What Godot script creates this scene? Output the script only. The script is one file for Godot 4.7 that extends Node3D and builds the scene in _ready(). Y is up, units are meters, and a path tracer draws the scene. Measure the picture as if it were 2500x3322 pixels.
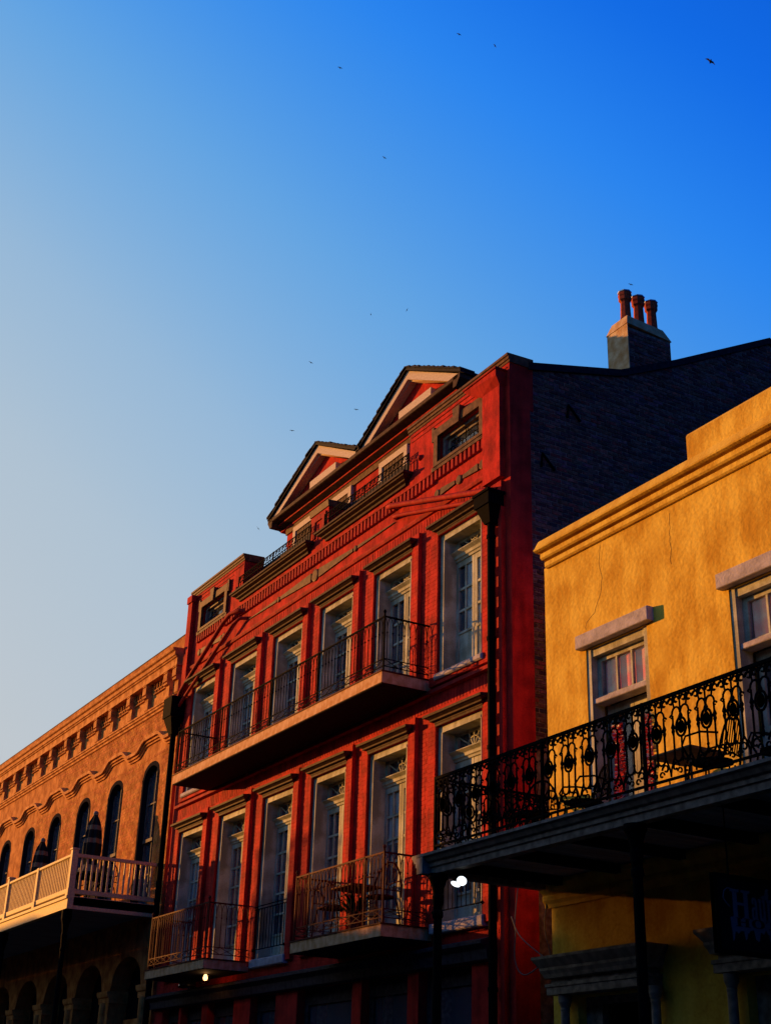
extends Node3D

# ---------------------------------------------------------------- mesh collector
class MB:
	var v := PackedVector3Array()
	var n := PackedVector3Array()
	var c := PackedColorArray()
	var col := Color(1, 1, 1)
	func tri(a: Vector3, b: Vector3, d: Vector3) -> void:
		var nn := (d - a).cross(b - a).normalized()
		v.append(a); v.append(b); v.append(d)
		n.append(nn); n.append(nn); n.append(nn)
		c.append(col); c.append(col); c.append(col)
	func trin(a: Vector3, b: Vector3, d: Vector3, na: Vector3, nb: Vector3, nd: Vector3) -> void:
		if (d - a).cross(b - a).dot(na + nb + nd) < 0.0:
			v.append(a); v.append(d); v.append(b)
			n.append(na); n.append(nd); n.append(nb)
		else:
			v.append(a); v.append(b); v.append(d)
			n.append(na); n.append(nb); n.append(nd)
		c.append(col); c.append(col); c.append(col)
	func quad(a: Vector3, b: Vector3, d: Vector3, e: Vector3) -> void:
		tri(a, b, d)
		tri(a, d, e)
	func quad_o(a: Vector3, b: Vector3, d: Vector3, e: Vector3, outward: Vector3) -> void:
		if (d - a).cross(b - a).dot(outward) < 0.0:
			quad(a, e, d, b)
		else:
			quad(a, b, d, e)
	func box(x0: float, y0: float, z0: float, x1: float, y1: float, z1: float) -> void:
		hexa([Vector3(x0, y0, z0), Vector3(x1, y0, z0), Vector3(x1, y1, z0), Vector3(x0, y1, z0),
			Vector3(x0, y0, z1), Vector3(x1, y0, z1), Vector3(x1, y1, z1), Vector3(x0, y1, z1)])
	func hexa(p: Array) -> void:
		var m := Vector3.ZERO
		for q in p:
			m += q
		m /= 8.0
		for f in [[0, 1, 2, 3], [4, 5, 6, 7], [0, 1, 5, 4], [3, 2, 6, 7], [0, 3, 7, 4], [1, 2, 6, 5]]:
			var a: Vector3 = p[f[0]]
			var b: Vector3 = p[f[1]]
			var d: Vector3 = p[f[2]]
			var e: Vector3 = p[f[3]]
			quad_o(a, b, d, e, (a + b + d + e) * 0.25 - m)
	# box with chamfered front (z1) edges
	func cbox(x0: float, y0: float, z0: float, x1: float, y1: float, z1: float, k: float) -> void:
		var o := [Vector3(x0, y0, z0), Vector3(x1, y0, z0), Vector3(x1, y1, z0), Vector3(x0, y1, z0)]
		var s := [Vector3(x0, y0, z1 - k), Vector3(x1, y0, z1 - k), Vector3(x1, y1, z1 - k), Vector3(x0, y1, z1 - k)]
		var t := [Vector3(x0 + k, y0 + k, z1), Vector3(x1 - k, y0 + k, z1), Vector3(x1 - k, y1 - k, z1), Vector3(x0 + k, y1 - k, z1)]
		var m := Vector3((x0 + x1) * 0.5, (y0 + y1) * 0.5, (z0 + z1) * 0.5)
		for i in 4:
			var j := (i + 1) % 4
			quad_o(o[i], o[j], s[j], s[i], (o[i] + o[j]) * 0.5 - m)
			quad_o(s[i], s[j], t[j], t[i], (s[i] + s[j]) * 0.5 - m)
		quad_o(t[0], t[1], t[2], t[3], Vector3(0, 0, 1))
		quad_o(o[0], o[1], o[2], o[3], Vector3(0, 0, -1))
	func prism(poly: PackedVector2Array, o: Vector3, u: Vector3, w: Vector3, e: Vector3) -> void:
		var area := 0.0
		for i in poly.size():
			var a := poly[i]
			var b := poly[(i + 1) % poly.size()]
			area += a.x * b.y - b.x * a.y
		var s := area * u.cross(w).dot(e)
		for i in poly.size():
			var a := o + u * poly[i].x + w * poly[i].y
			var q := poly[(i + 1) % poly.size()]
			var b := o + u * q.x + w * q.y
			if s > 0.0:
				quad(a, a + e, b + e, b)
			else:
				quad(a, b, b + e, a + e)
		var t := Geometry2D.triangulate_polygon(poly)
		for i in range(0, t.size(), 3):
			var a := o + u * poly[t[i]].x + w * poly[t[i]].y
			var b := o + u * poly[t[i + 1]].x + w * poly[t[i + 1]].y
			var d := o + u * poly[t[i + 2]].x + w * poly[t[i + 2]].y
			if (d - a).cross(b - a).dot(e) > 0.0:
				tri(a, d, b); tri(a + e, b + e, d + e)
			else:
				tri(a, b, d); tri(a + e, d + e, b + e)
	# moulding: profile of (z, y) points run along x
	func run_x(prof: Array, x0: float, x1: float) -> void:
		prism(PackedVector2Array(prof), Vector3(x0, 0, 0), Vector3(0, 0, 1), Vector3(0, 1, 0), Vector3(x1 - x0, 0, 0))
	func run_z(prof: Array, z0: float, z1: float) -> void:
		prism(PackedVector2Array(prof), Vector3(0, 0, z0), Vector3(1, 0, 0), Vector3(0, 1, 0), Vector3(0, 0, z1 - z0))
	func run_y(prof: Array, y0: float, y1: float) -> void:
		prism(PackedVector2Array(prof), Vector3(0, y0, 0), Vector3(1, 0, 0), Vector3(0, 0, 1), Vector3(0, y1 - y0, 0))
	func tube(path: Array, r: float, sides: int, closed := false, r2 := -1.0) -> void:
		var rings := []
		var cnt := path.size()
		var side := Vector3.ZERO
		for i in cnt:
			var p: Vector3 = path[i]
			var t: Vector3
			if closed:
				t = path[(i + 1) % cnt] - path[(i + cnt - 1) % cnt]
			else:
				t = path[mini(i + 1, cnt - 1)] - path[maxi(i - 1, 0)]
			t = t.normalized()
			if i == 0:
				side = t.cross(Vector3(0, 1, 0) if absf(t.y) < 0.9 else Vector3(0, 0, 1)).normalized()
			else:
				side = (side - t * side.dot(t)).normalized()
			var up := t.cross(side)
			var rr := r if r2 < 0.0 else lerpf(r, r2, float(i) / maxf(1.0, cnt - 1))
			var ring := []
			for k in sides:
				var a := TAU * (k + 0.5) / sides
				var d := side * cos(a) + up * sin(a)
				ring.append([p + d * rr, d])
			rings.append(ring)
		var last := cnt if closed else cnt - 1
		for i in last:
			var a: Array = rings[i]
			var b: Array = rings[(i + 1) % cnt]
			for k in sides:
				var k2 := (k + 1) % sides
				if sides > 5:
					trin(a[k][0], a[k2][0], b[k2][0], a[k][1], a[k2][1], b[k2][1])
					trin(a[k][0], b[k2][0], b[k][0], a[k][1], b[k2][1], b[k][1])
				else:
					quad_o(a[k][0], a[k2][0], b[k2][0], b[k][0], a[k][1] + a[k2][1])
		if not closed:
			for e in [0, cnt - 1]:
				var g: Array = rings[e]
				for k in range(1, sides - 1):
					tri(g[0][0], g[k][0], g[k + 1][0])
	func lathe(prof: Array, at: Vector3, sides: int, smooth := true, squash := Vector3.ONE) -> void:
		for i in prof.size() - 1:
			var a: Vector2 = prof[i]
			var b: Vector2 = prof[i + 1]
			var e := b - a
			var nr := Vector2(e.y, -e.x).normalized()
			for k in sides:
				var t0 := TAU * k / sides
				var t1 := TAU * (k + 1) / sides
				var d0 := Vector3(cos(t0), 0, sin(t0))
				var d1 := Vector3(cos(t1), 0, sin(t1))
				var p0 := at + (d0 * a.x + Vector3(0, a.y, 0)) * squash
				var p1 := at + (d1 * a.x + Vector3(0, a.y, 0)) * squash
				var p2 := at + (d1 * b.x + Vector3(0, b.y, 0)) * squash
				var p3 := at + (d0 * b.x + Vector3(0, b.y, 0)) * squash
				if smooth:
					var n0 := (d0 * nr.x + Vector3(0, nr.y, 0)).normalized()
					var n1 := (d1 * nr.x + Vector3(0, nr.y, 0)).normalized()
					trin(p0, p1, p2, n0, n1, n1)
					trin(p0, p2, p3, n0, n1, n0)
				else:
					quad_o(p0, p1, p2, p3, (d0 + d1) * nr.x + Vector3(0, nr.y, 0) * 2.0)
	# wall in the x-y plane with rectangular holes [x0, y0, x1, y1]
	func wall(x0: float, y0: float, x1: float, y1: float, holes: Array, zf: float, zb: float) -> void:
		var xs := [x0, x1]
		var ys := [y0, y1]
		for h in holes:
			for q in [h[0], h[2]]:
				if q > x0 and q < x1 and not xs.has(q): xs.append(q)
			for q in [h[1], h[3]]:
				if q > y0 and q < y1 and not ys.has(q): ys.append(q)
		xs.sort(); ys.sort()
		var nx := xs.size() - 1
		var ny := ys.size() - 1
		var full := []
		for i in nx:
			var line := []
			for j in ny:
				var cx: float = (xs[i] + xs[i + 1]) * 0.5
				var cy: float = (ys[j] + ys[j + 1]) * 0.5
				var ok := true
				for h in holes:
					if cx > h[0] and cx < h[2] and cy > h[1] and cy < h[3]: ok = false
				line.append(ok)
			full.append(line)
		for i in nx:
			for j in ny:
				if not full[i][j]: continue
				var a: float = xs[i]
				var b: float = xs[i + 1]
				var d: float = ys[j]
				var e: float = ys[j + 1]
				quad_o(Vector3(a, d, zf), Vector3(b, d, zf), Vector3(b, e, zf), Vector3(a, e, zf), Vector3(0, 0, zf - zb))
				quad_o(Vector3(a, d, zb), Vector3(b, d, zb), Vector3(b, e, zb), Vector3(a, e, zb), Vector3(0, 0, zb - zf))
				if i == 0 or not full[i - 1][j]:
					quad_o(Vector3(a, d, zf), Vector3(a, e, zf), Vector3(a, e, zb), Vector3(a, d, zb), Vector3(-1, 0, 0))
				if i == nx - 1 or not full[i + 1][j]:
					quad_o(Vector3(b, d, zf), Vector3(b, e, zf), Vector3(b, e, zb), Vector3(b, d, zb), Vector3(1, 0, 0))
				if j == 0 or not full[i][j - 1]:
					quad_o(Vector3(a, d, zf), Vector3(b, d, zf), Vector3(b, d, zb), Vector3(a, d, zb), Vector3(0, -1, 0))
				if j == ny - 1 or not full[i][j + 1]:
					quad_o(Vector3(a, e, zf), Vector3(b, e, zf), Vector3(b, e, zb), Vector3(a, e, zb), Vector3(0, 1, 0))
	func mesh() -> ArrayMesh:
		var arr := []
		arr.resize(Mesh.ARRAY_MAX)
		arr[Mesh.ARRAY_VERTEX] = v
		arr[Mesh.ARRAY_NORMAL] = n
		arr[Mesh.ARRAY_COLOR] = c
		var m := ArrayMesh.new()
		m.add_surface_from_arrays(Mesh.PRIMITIVE_TRIANGLES, arr)
		return m

# ---------------------------------------------------------------- helpers
var M := {}
var rng := RandomNumberGenerator.new()
var taken := {}
const EYE := Vector3(0, 1.6, 10)

func part(parent: Node, called: String, what, mat: Material, at := Vector3.ZERO) -> MeshInstance3D:
	var o := MeshInstance3D.new()
	o.name = called
	o.mesh = what.mesh() if what is MB else what
	o.material_override = mat
	o.position = at
	parent.add_child(o, true)
	return o

func group(parent: Node, called: String, at := Vector3.ZERO) -> Node3D:
	var o := Node3D.new()
	o.name = called
	o.position = at
	parent.add_child(o, true)
	return o

func numbered(called: String) -> String:
	if not taken.has(called):
		taken[called] = 0
		return called
	taken[called] += 1
	return "%s_%03d" % [called, taken[called]]

func tag(o: Node, label: String, category: String, grp := "") -> void:
	o.set_meta("label", label)
	o.set_meta("category", category)
	if grp != "": o.set_meta("group", grp)

func thing(called: String, label: String, category: String, at := Vector3.ZERO, turn := 0.0, grp := "") -> Node3D:
	var o := Node3D.new()
	o.name = numbered(called)
	add_child(o)
	o.position = at
	o.rotation.y = turn
	tag(o, label, category, grp)
	return o

func struct(called: String, what, mat: Material) -> MeshInstance3D:
	var o := part(self, called, what, mat)
	o.set_meta("kind", "structure")
	return o

func noise_tex(sd: int, freq: float, lo: Color, hi: Color, size := 512, octaves := 4, sx := 1.0, sy := 1.0, power := 1.0) -> ImageTexture:
	var f := FastNoiseLite.new()
	f.seed = sd
	f.frequency = freq
	f.fractal_octaves = octaves
	f.noise_type = FastNoiseLite.TYPE_SIMPLEX_SMOOTH
	var im: Image
	if sx == 1.0 and sy == 1.0:
		im = f.get_seamless_image(size, size)
		im.convert(Image.FORMAT_RGB8)
		var by := im.get_data()
		for i in range(0, by.size(), 3):
			var t := pow(by[i] / 255.0, power)
			by[i] = int(255.0 * lerpf(lo.r, hi.r, t))
			by[i + 1] = int(255.0 * lerpf(lo.g, hi.g, t))
			by[i + 2] = int(255.0 * lerpf(lo.b, hi.b, t))
		im = Image.create_from_data(size, size, false, Image.FORMAT_RGB8, by)
	else:
		im = Image.create(size, size, false, Image.FORMAT_RGB8)
		for y in size:
			for x in size:
				# blend across the seam so that the tile wraps
				var a := f.get_noise_2d(x * sx, y * sy)
				var b := f.get_noise_2d((x - size) * sx, y * sy)
				var cc := f.get_noise_2d(x * sx, (y - size) * sy)
				var d := f.get_noise_2d((x - size) * sx, (y - size) * sy)
				var u := float(x) / size
				var w := float(y) / size
				var t := clampf(lerpf(lerpf(a, b, u), lerpf(cc, d, u), w) * 0.9 + 0.5, 0.0, 1.0)
				t = pow(t, power)
				im.set_pixel(x, y, lo.lerp(hi, t))
	im.generate_mipmaps()
	return ImageTexture.create_from_image(im)

# weathered paint: broad patches, rain streaks and grain, multiplied together
func paint_tex(sd: int, lo: Color, hi: Color, streaks: float, size := 512) -> ImageTexture:
	var f := FastNoiseLite.new()
	f.noise_type = FastNoiseLite.TYPE_SIMPLEX_SMOOTH
	f.fractal_octaves = 5
	f.seed = sd
	f.frequency = 0.012
	var a := f.get_seamless_image(size, size)
	f.seed = sd + 1
	f.frequency = 0.03
	var b := f.get_seamless_image(size, size / 8)
	b.resize(size, size, Image.INTERPOLATE_CUBIC)
	f.seed = sd + 2
	f.frequency = 0.16
	f.fractal_octaves = 3
	var g := f.get_seamless_image(size, size)
	for im in [a, b, g]:
		im.convert(Image.FORMAT_L8)
	var da := a.get_data()
	var db := b.get_data()
	var dg := g.get_data()
	var out := PackedByteArray()
	out.resize(size * size * 3)
	for i in size * size:
		var t := clampf((da[i] / 255.0 - 0.5) * 1.3 + (db[i] / 255.0 - 0.5) * streaks * 1.6 + (dg[i] / 255.0 - 0.5) * 0.55 + 0.62, 0.0, 1.0)
		out[i * 3] = int(255.0 * lerpf(lo.r, hi.r, t))
		out[i * 3 + 1] = int(255.0 * lerpf(lo.g, hi.g, t))
		out[i * 3 + 2] = int(255.0 * lerpf(lo.b, hi.b, t))
	var im2 := Image.create_from_data(size, size, false, Image.FORMAT_RGB8, out)
	im2.generate_mipmaps()
	return ImageTexture.create_from_image(im2)

func normal_tex(sd: int, freq: float, strength: float, size := 512, octaves := 4) -> ImageTexture:
	var f := FastNoiseLite.new()
	f.seed = sd
	f.frequency = freq
	f.fractal_octaves = octaves
	var im := f.get_seamless_image(size, size)
	im.convert(Image.FORMAT_RGBA8)
	im.bump_map_to_normal_map(strength)
	im.generate_mipmaps()
	return ImageTexture.create_from_image(im)

func mat(key: String, rgb: Color, rough: float, tex: Texture2D = null, scale := 0.5, nrm: Texture2D = null, nstr := 1.0, vcol := false) -> StandardMaterial3D:
	var m := StandardMaterial3D.new()
	m.albedo_color = rgb
	m.roughness = rough
	m.metallic_specular = 0.18
	if tex:
		m.albedo_texture = tex
	if nrm:
		m.normal_enabled = true
		m.normal_texture = nrm
		m.normal_scale = nstr
	if tex or nrm:
		m.uv1_triplanar = true
		m.uv1_world_triplanar = true
		m.uv1_scale = Vector3.ONE * scale
	m.vertex_color_use_as_albedo = vcol
	M[key] = m
	return m

func c8(r: float, g: float, b: float) -> Color:
	return Color(r / 255.0, g / 255.0, b / 255.0)

# ---------------------------------------------------------------- sky
const SUN_AZ := 62.0
const SUN_EL := 8.0
const EXPOSURE := 1.4

func sun_dir() -> Vector3:
	var a := deg_to_rad(SUN_AZ)
	var e := deg_to_rad(SUN_EL)
	return Vector3(-sin(a) * cos(e), sin(e), cos(a) * cos(e))

func sky_colour(d: Vector3, s: Vector3) -> Color:
	var g := rad_to_deg(acos(clampf(d.dot(s), -1.0, 1.0)))
	var el := rad_to_deg(asin(clampf(d.y, -1.0, 1.0)))
	var p := 0.94 - 0.018 * (g - 42.0) - 0.021 * (maxf(el, 0.0) - 27.0)
	var stops := [[-0.6, c8(6, 62, 165)], [-0.15, c8(10, 88, 210)], [0.05, c8(18, 106, 228)], [0.22, c8(42, 132, 238)], [0.5, c8(100, 164, 226)], [0.75, c8(150, 184, 216)], [0.95, c8(175, 194, 211)], [1.15, c8(187, 198, 208)], [1.6, c8(214, 206, 196)]]
	p = clampf(p, -0.6, 1.6)
	for i in stops.size() - 1:
		if p <= stops[i + 1][0]:
			var t: float = (p - stops[i][0]) / (stops[i + 1][0] - stops[i][0])
			var a: Color = stops[i][1]
			return a.lerp(stops[i + 1][1], t)
	return stops[stops.size() - 1][1]

func make_sky() -> Sky:
	var w := 512
	var h := 256
	var im := Image.create(w, h, false, Image.FORMAT_RGBF)
	var s := sun_dir()
	for j in h:
		var th := PI * (j + 0.5) / h
		for i in w:
			var ph := TAU * (i + 0.5) / w
			var d := Vector3(sin(ph) * sin(th), cos(th), -cos(ph) * sin(th))
			var k := sky_colour(d, s).srgb_to_linear()
			if d.y < 0.0:
				k = k.lerp(Color(0.10, 0.09, 0.08), clampf(-d.y * 8.0, 0.0, 1.0))
			im.set_pixel(i, j, Color(k.r, k.g, k.b) * (1.0 / EXPOSURE))
	var pm := PanoramaSkyMaterial.new()
	pm.panorama = ImageTexture.create_from_image(im)
	var sky := Sky.new()
	sky.sky_material = pm
	return sky

func set_stage() -> void:
	var cam := Camera3D.new()
	cam.name = "camera"
	cam.position = EYE
	cam.rotation_degrees = Vector3(24.64874, 60.35642, 1.8151)
	cam.fov = 41.44
	cam.near = 0.05
	cam.far = 600.0
	add_child(cam)
	cam.current = true
	var env := Environment.new()
	env.background_mode = Environment.BG_SKY
	env.sky = make_sky()
	env.ambient_light_source = Environment.AMBIENT_SOURCE_SKY
	env.tonemap_mode = Environment.TONE_MAPPER_LINEAR
	env.tonemap_exposure = EXPOSURE
	env.sdfgi_enabled = true
	env.ssao_enabled = true
	env.ssil_enabled = true
	var we := WorldEnvironment.new()
	we.environment = env
	we.name = "world"
	add_child(we)
	var sun := DirectionalLight3D.new()
	sun.name = "sun"
	sun.light_color = Color(1.0, 0.67, 0.31)
	sun.light_energy = 1.6
	sun.light_angular_distance = 0.5
	sun.shadow_enabled = true
	add_child(sun)
	sun.look_at_from_position(Vector3.ZERO, -sun_dir(), Vector3.UP)

func make_materials() -> void:
	var mott := noise_tex(3, 0.012, Color(0.72, 0.72, 0.72), Color(1, 1, 1))
	var fine := noise_tex(5, 0.06, Color(0.8, 0.8, 0.8), Color(1, 1, 1))
	var grime := noise_tex(9, 0.02, Color(0.55, 0.53, 0.5), Color(1, 1, 1), 512, 5)
	var patch := noise_tex(11, 0.01, Color(0.80, 0.66, 0.52), Color(1, 1, 1), 512, 5)
	var redpatch := paint_tex(40, Color(0.70, 0.66, 0.72), Color(1, 1, 1), 0.55)
	var streak := paint_tex(50, Color(0.84, 0.76, 0.62), Color(1, 1, 1), 0.55)
	var orangepatch := paint_tex(60, Color(0.74, 0.66, 0.58), Color(1, 1, 1), 0.4)
	var n_trowel := normal_tex(24, 0.05, 4.0, 1024, 5)
	var wood := noise_tex(15, 0.03, Color(0.6, 0.58, 0.55), Color(1, 1, 1), 256, 4, 2.0, 0.12)
	var n_fine := normal_tex(21, 0.05, 2.5)
	var n_coarse := normal_tex(22, 0.015, 5.0)
	mat("red", c8(190, 44, 33), 0.85, redpatch, 0.35, n_fine, 0.35)
	mat("red_brick", c8(192, 45, 33), 0.8, redpatch, 0.35, n_fine, 0.4, true)
	mat("red_trim", c8(174, 40, 30), 0.75, redpatch, 0.5)
	mat("hood", c8(92, 68, 48), 0.7, grime, 0.8)
	mat("cream_rail", c8(228, 202, 132), 0.6, fine, 0.6)
	mat("soffit_shade", c8(34, 33, 38), 0.8, grime, 0.8)  # near-black, the shade beneath balcony slabs put into the colour
	mat("tan", c8(124, 88, 54), 0.55, grime, 0.8)
	mat("cream", c8(214, 192, 156), 0.5, fine, 0.7)
	mat("white", c8(184, 184, 152), 0.65, paint_tex(70, Color(0.74, 0.72, 0.68), Color(1, 1, 1), 0.6, 256), 0.7)
	mat("greywhite", c8(160, 148, 126), 0.55, grime, 0.7)
	mat("slab", c8(212, 168, 116), 0.85, streak, 0.9, n_fine, 0.6)
	mat("iron", c8(15, 14, 15), 0.75, grime, 1.5)
	M.iron.metallic_specular = 0.08
	mat("rust_iron", c8(104, 42, 27), 0.7, grime, 1.5)
	mat("sash_grey", c8(112, 104, 92), 0.7, grime, 0.8)
	mat("shop_paint", c8(74, 66, 66), 0.7, grime, 0.8)
	mat("slate", c8(46, 42, 44), 0.7, grime, 1.2)
	mat("mortar", c8(150, 134, 114), 0.95, grime, 0.8, n_fine, 1.0)
	mat("old_brick", Color(1, 1, 1), 0.9, grime, 1.1, n_fine, 1.0, true)
	mat("stucco_tan", c8(208, 188, 140), 0.9, patch, 0.9, n_fine, 0.8)
	mat("clay", c8(186, 86, 52), 0.75, grime, 1.6)
	mat("yellow", c8(216, 180, 66), 0.92, streak, 0.22, n_trowel, 0.32)
	mat("yellow_trim", c8(218, 182, 68), 0.92, streak, 0.3, n_trowel, 0.32)
	mat("lintel", c8(188, 178, 168), 0.75, mott, 0.8, n_fine, 0.6)
	mat("orange", c8(196, 130, 64), 0.9, orangepatch, 0.4, n_fine, 0.8)
	mat("orange_brick", c8(200, 131, 64), 0.9, orangepatch, 0.4, n_fine, 0.9, true)
	mat("orange_trim", c8(208, 144, 74), 0.85, orangepatch, 0.6, n_fine, 0.6)
	mat("dark_sash", c8(30, 29, 32), 0.85)
	M.dark_sash.metallic_specular = 0.04
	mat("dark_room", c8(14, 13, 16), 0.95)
	mat("plank", c8(120, 92, 62), 0.7, wood, 0.9)
	mat("ceiling", c8(186, 182, 172), 0.7, wood, 0.5)
	mat("asphalt", c8(58, 57, 58), 0.95, grime, 0.4, n_fine, 1.0)
	mat("concrete", c8(128, 122, 114), 0.9, grime, 0.4, n_fine, 0.8)
	mat("opposite", c8(120, 92, 76), 0.9, grime, 0.3)
	mat("canvas", Color(1, 1, 1), 0.9, fine, 1.0, null, 1.0, true)
	mat("foliage", Color(1, 1, 1), 0.6, null, 1.0, null, 1.0, true)
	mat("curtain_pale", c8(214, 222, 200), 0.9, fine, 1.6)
	mat("curtain_red", c8(255, 255, 255), 0.85, noise_tex(31, 0.008, c8(232, 84, 80), c8(206, 196, 164), 512, 3, 1.0, 1.0, 1.2), 0.9)
	mat("bird", c8(20, 18, 20), 0.9)
	mat("cable", c8(96, 92, 88), 0.7)
	mat("black_cable", c8(22, 21, 22), 0.7)
	mat("steel", c8(150, 154, 160), 0.25)
	M.steel.metallic = 0.9
	mat("sign_board", c8(20, 19, 22), 0.45)
	mat("sign_ink", c8(104, 106, 110), 0.7)
	var g := mat("glass", Color(0.5, 0.56, 0.6, 0.10), 0.04)
	g.transparency = BaseMaterial3D.TRANSPARENCY_ALPHA
	g.metallic_specular = 0.4
	var lit := mat("lamp_glass", Color(1, 1, 1), 0.3)
	lit.emission_enabled = true
	lit.emission = Color(0.93, 0.97, 1.0)
	lit.emission_energy_multiplier = 1.5
	var bulb := mat("bulb_glass", Color(1, 1, 1), 0.3)
	bulb.emission_enabled = true
	bulb.emission = Color(1.0, 0.72, 0.45)
	bulb.emission_energy_multiplier = 3.0

func _ready() -> void:
	rng.seed = 20240611
	set_stage()
	make_materials()
	make_ground()
	make_opposite_row()
	red_townhouse()
	yellow_building()
	orange_building()
	small_things()

func make_ground() -> void:
	var b := MB.new()
	b.box(-400, -0.6, -400, 400, -0.15, 400)
	struct("ground", b, M.asphalt)
	b = MB.new()
	b.box(-120, -0.146, 2.6, 90, -0.10, 9.3)
	struct("street", b, M.asphalt)
	b = MB.new()
	b.cbox(-120, -0.149, -0.6, 90, 0.0, 2.6, 0.01)
	struct("sidewalk", b, M.concrete)
	b = MB.new()
	b.cbox(-120, -0.149, 9.3, 90, 0.0, 12.2, 0.01)
	struct("sidewalk_across", b, M.concrete)

func make_opposite_row() -> void:
	# the row behind the camera, over whose roofs the low sun comes
	var rows := [[-100.0, -56.5, 8.36], [-56.3, -47.6, 8.36], [-47.4, -44.2, 7.45], [-44.0, -41.7, 8.6], [-41.5, -36.2, 7.3], [-36.0, -32.7, 6.95], [-32.5, 30.0, 8.75]]
	var lab := ["long low brick row across the street far to the left", "low brick house across the street opposite the orange building", "narrow low brick house across the street left of the taller one", "taller narrow brick house across the street", "low brick house across the street right of the taller narrow one", "lowest brick house across the street", "long tall brick house across the street behind the viewer"]
	for i in rows.size():
		var r: Array = rows[i]
		var t := thing("opposite_house", lab[i], "building", Vector3(r[0], 0, 12.0), 0.0, "houses across the street")
		var w: float = r[1] - r[0]
		var b := MB.new()
		var holes := []
		var k := int(w / 2.6)
		for q in k:
			var cx := w * (q + 0.5) / k
			holes.append([cx - 0.55, 0.2, cx + 0.55, 2.8])
			holes.append([cx - 0.5, 4.0, cx + 0.5, 6.2])
		b.wall(0, 0, w, r[2], holes, 0.0, 0.3)
		part(t, "front_wall", b, M.opposite)
		b = MB.new()
		b.box(0, 0, 0.3, w, r[2] - 0.5, 9.0)
		part(t, "body", b, M.opposite)
		b = MB.new()
		b.box(-0.02, r[2], -0.08, w + 0.02, r[2] + 0.12, 0.4)
		part(t, "coping", b, M.concrete)
		if i == 3 or i == 5 or i == 4:
			# unseen pickets added on the roof to thin and dapple the sun
			var rise: float = [0.0, 0.0, 0.0, 0.7, 0.35, 0.8][i]
			var step: float = [0.0, 0.0, 0.0, 0.40, 0.5, 0.09][i]
			var y: float = r[2] + 0.12
			b = MB.new()
			b.box(0, y + rise, -0.05, w, y + rise + 0.07, 0.05)
			part(t, "sun_screen_rail", b, M.iron)
			var pk := MB.new()
			var half: float = 0.026 if i == 5 else step * 0.2
			pk.box(-half, 0, -0.009, half, rise, 0.009)
			var pm := pk.mesh()
			for q in int(w / step):
				part(t, "sun_screen_picket", pm, M.iron, Vector3((q + 0.5) * step, y, 0))

# ---------------------------------------------------------------- bricks
func brick_box(m: MB, u0: float, u1: float, v0: float, v1: float, O: Vector3, U: Vector3, W: Vector3, d: float, jit: float) -> void:
	var V := Vector3(0, 1, 0)
	var q := [[u0, v0], [u1, v0], [u1, v1], [u0, v1]]
	var back := []
	var front := []
	for k in q:
		back.append(O + U * k[0] + V * k[1] - W * 0.004)
		front.append(O + U * (k[0] + rng.randf_range(-jit, jit)) + V * (k[1] + rng.randf_range(-jit, jit)) + W * (d + rng.randf_range(-jit, jit)))
	var mid := O + U * (u0 + u1) * 0.5 + V * (v0 + v1) * 0.5
	m.quad_o(front[0], front[1], front[2], front[3], W)
	for i in 4:
		var j := (i + 1) % 4
		m.quad_o(back[i], back[j], front[j], front[i], (back[i] + back[j]) * 0.5 - mid)

func bricks(parent: Node, u0: float, u1: float, v0: float, v1: float, holes: Array, O: Vector3, U: Vector3, W: Vector3, material: Material, pal: Array, L: float, H: float, J: float, proud: float, jit: float, singles: int, gabled := false) -> void:
	var found := []
	var row := 0
	var v := v0
	while v + H <= v1 + 0.001:
		var u := u0 - (L * 0.5 if row % 2 == 1 else 0.0)
		while u < u1:
			var segs := [[maxf(u, u0), minf(u + L, u1)]]
			for h in holes:
				if h[1] < v + H and h[3] > v:
					var nxt := []
					for s in segs:
						if h[2] <= s[0] or h[0] >= s[1]:
							nxt.append(s)
						else:
							if h[0] > s[0]: nxt.append([s[0], h[0]])
							if h[2] < s[1]: nxt.append([h[2], s[1]])
					segs = nxt
			for s in segs:
				if s[1] - s[0] > 0.045:
					if not gabled or (v + H < gable_top((s[0] + s[1]) * 0.5) - 0.12 and s[0] > -9.0):
						found.append([s[0], s[1], v, s[1] - s[0] > L - 0.001])
			u += L + J
		v += H + J
		row += 1
	var order := []
	for i in found.size():
		var f: Array = found[i]
		if f[3]:
			var p: Vector3 = O + U * (f[0] + f[1]) * 0.5 + Vector3(0, f[2], 0)
			order.append([p.distance_squared_to(EYE), i])
	order.sort_custom(func(a, b): return a[0] < b[0])
	var single := {}
	for i in mini(singles, order.size()):
		single[order[i][1]] = true
	var variants := []
	for k in pal.size():
		var m := MB.new()
		m.col = pal[k]
		brick_box(m, -L * 0.5, L * 0.5, -H * 0.5, H * 0.5, Vector3.ZERO, U, W, proud * rng.randf_range(0.75, 1.25), jit)
		variants.append(m.mesh())
	var rest := MB.new()
	for i in found.size():
		var f: Array = found[i]
		if single.has(i):
			part(parent, "brick", variants[rng.randi() % variants.size()], material, O + U * (f[0] + f[1]) * 0.5 + Vector3(0, f[2] + H * 0.5, 0))
		else:
			rest.col = pal[rng.randi() % pal.size()]
			brick_box(rest, f[0], f[1], f[2], f[2] + H, O, U, W, proud * rng.randf_range(0.6, 1.3), jit)
	if rest.v.size() > 0:
		var o := part(parent, "brickwork", rest, material)
		o.set_meta("kind", "stuff")

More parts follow.
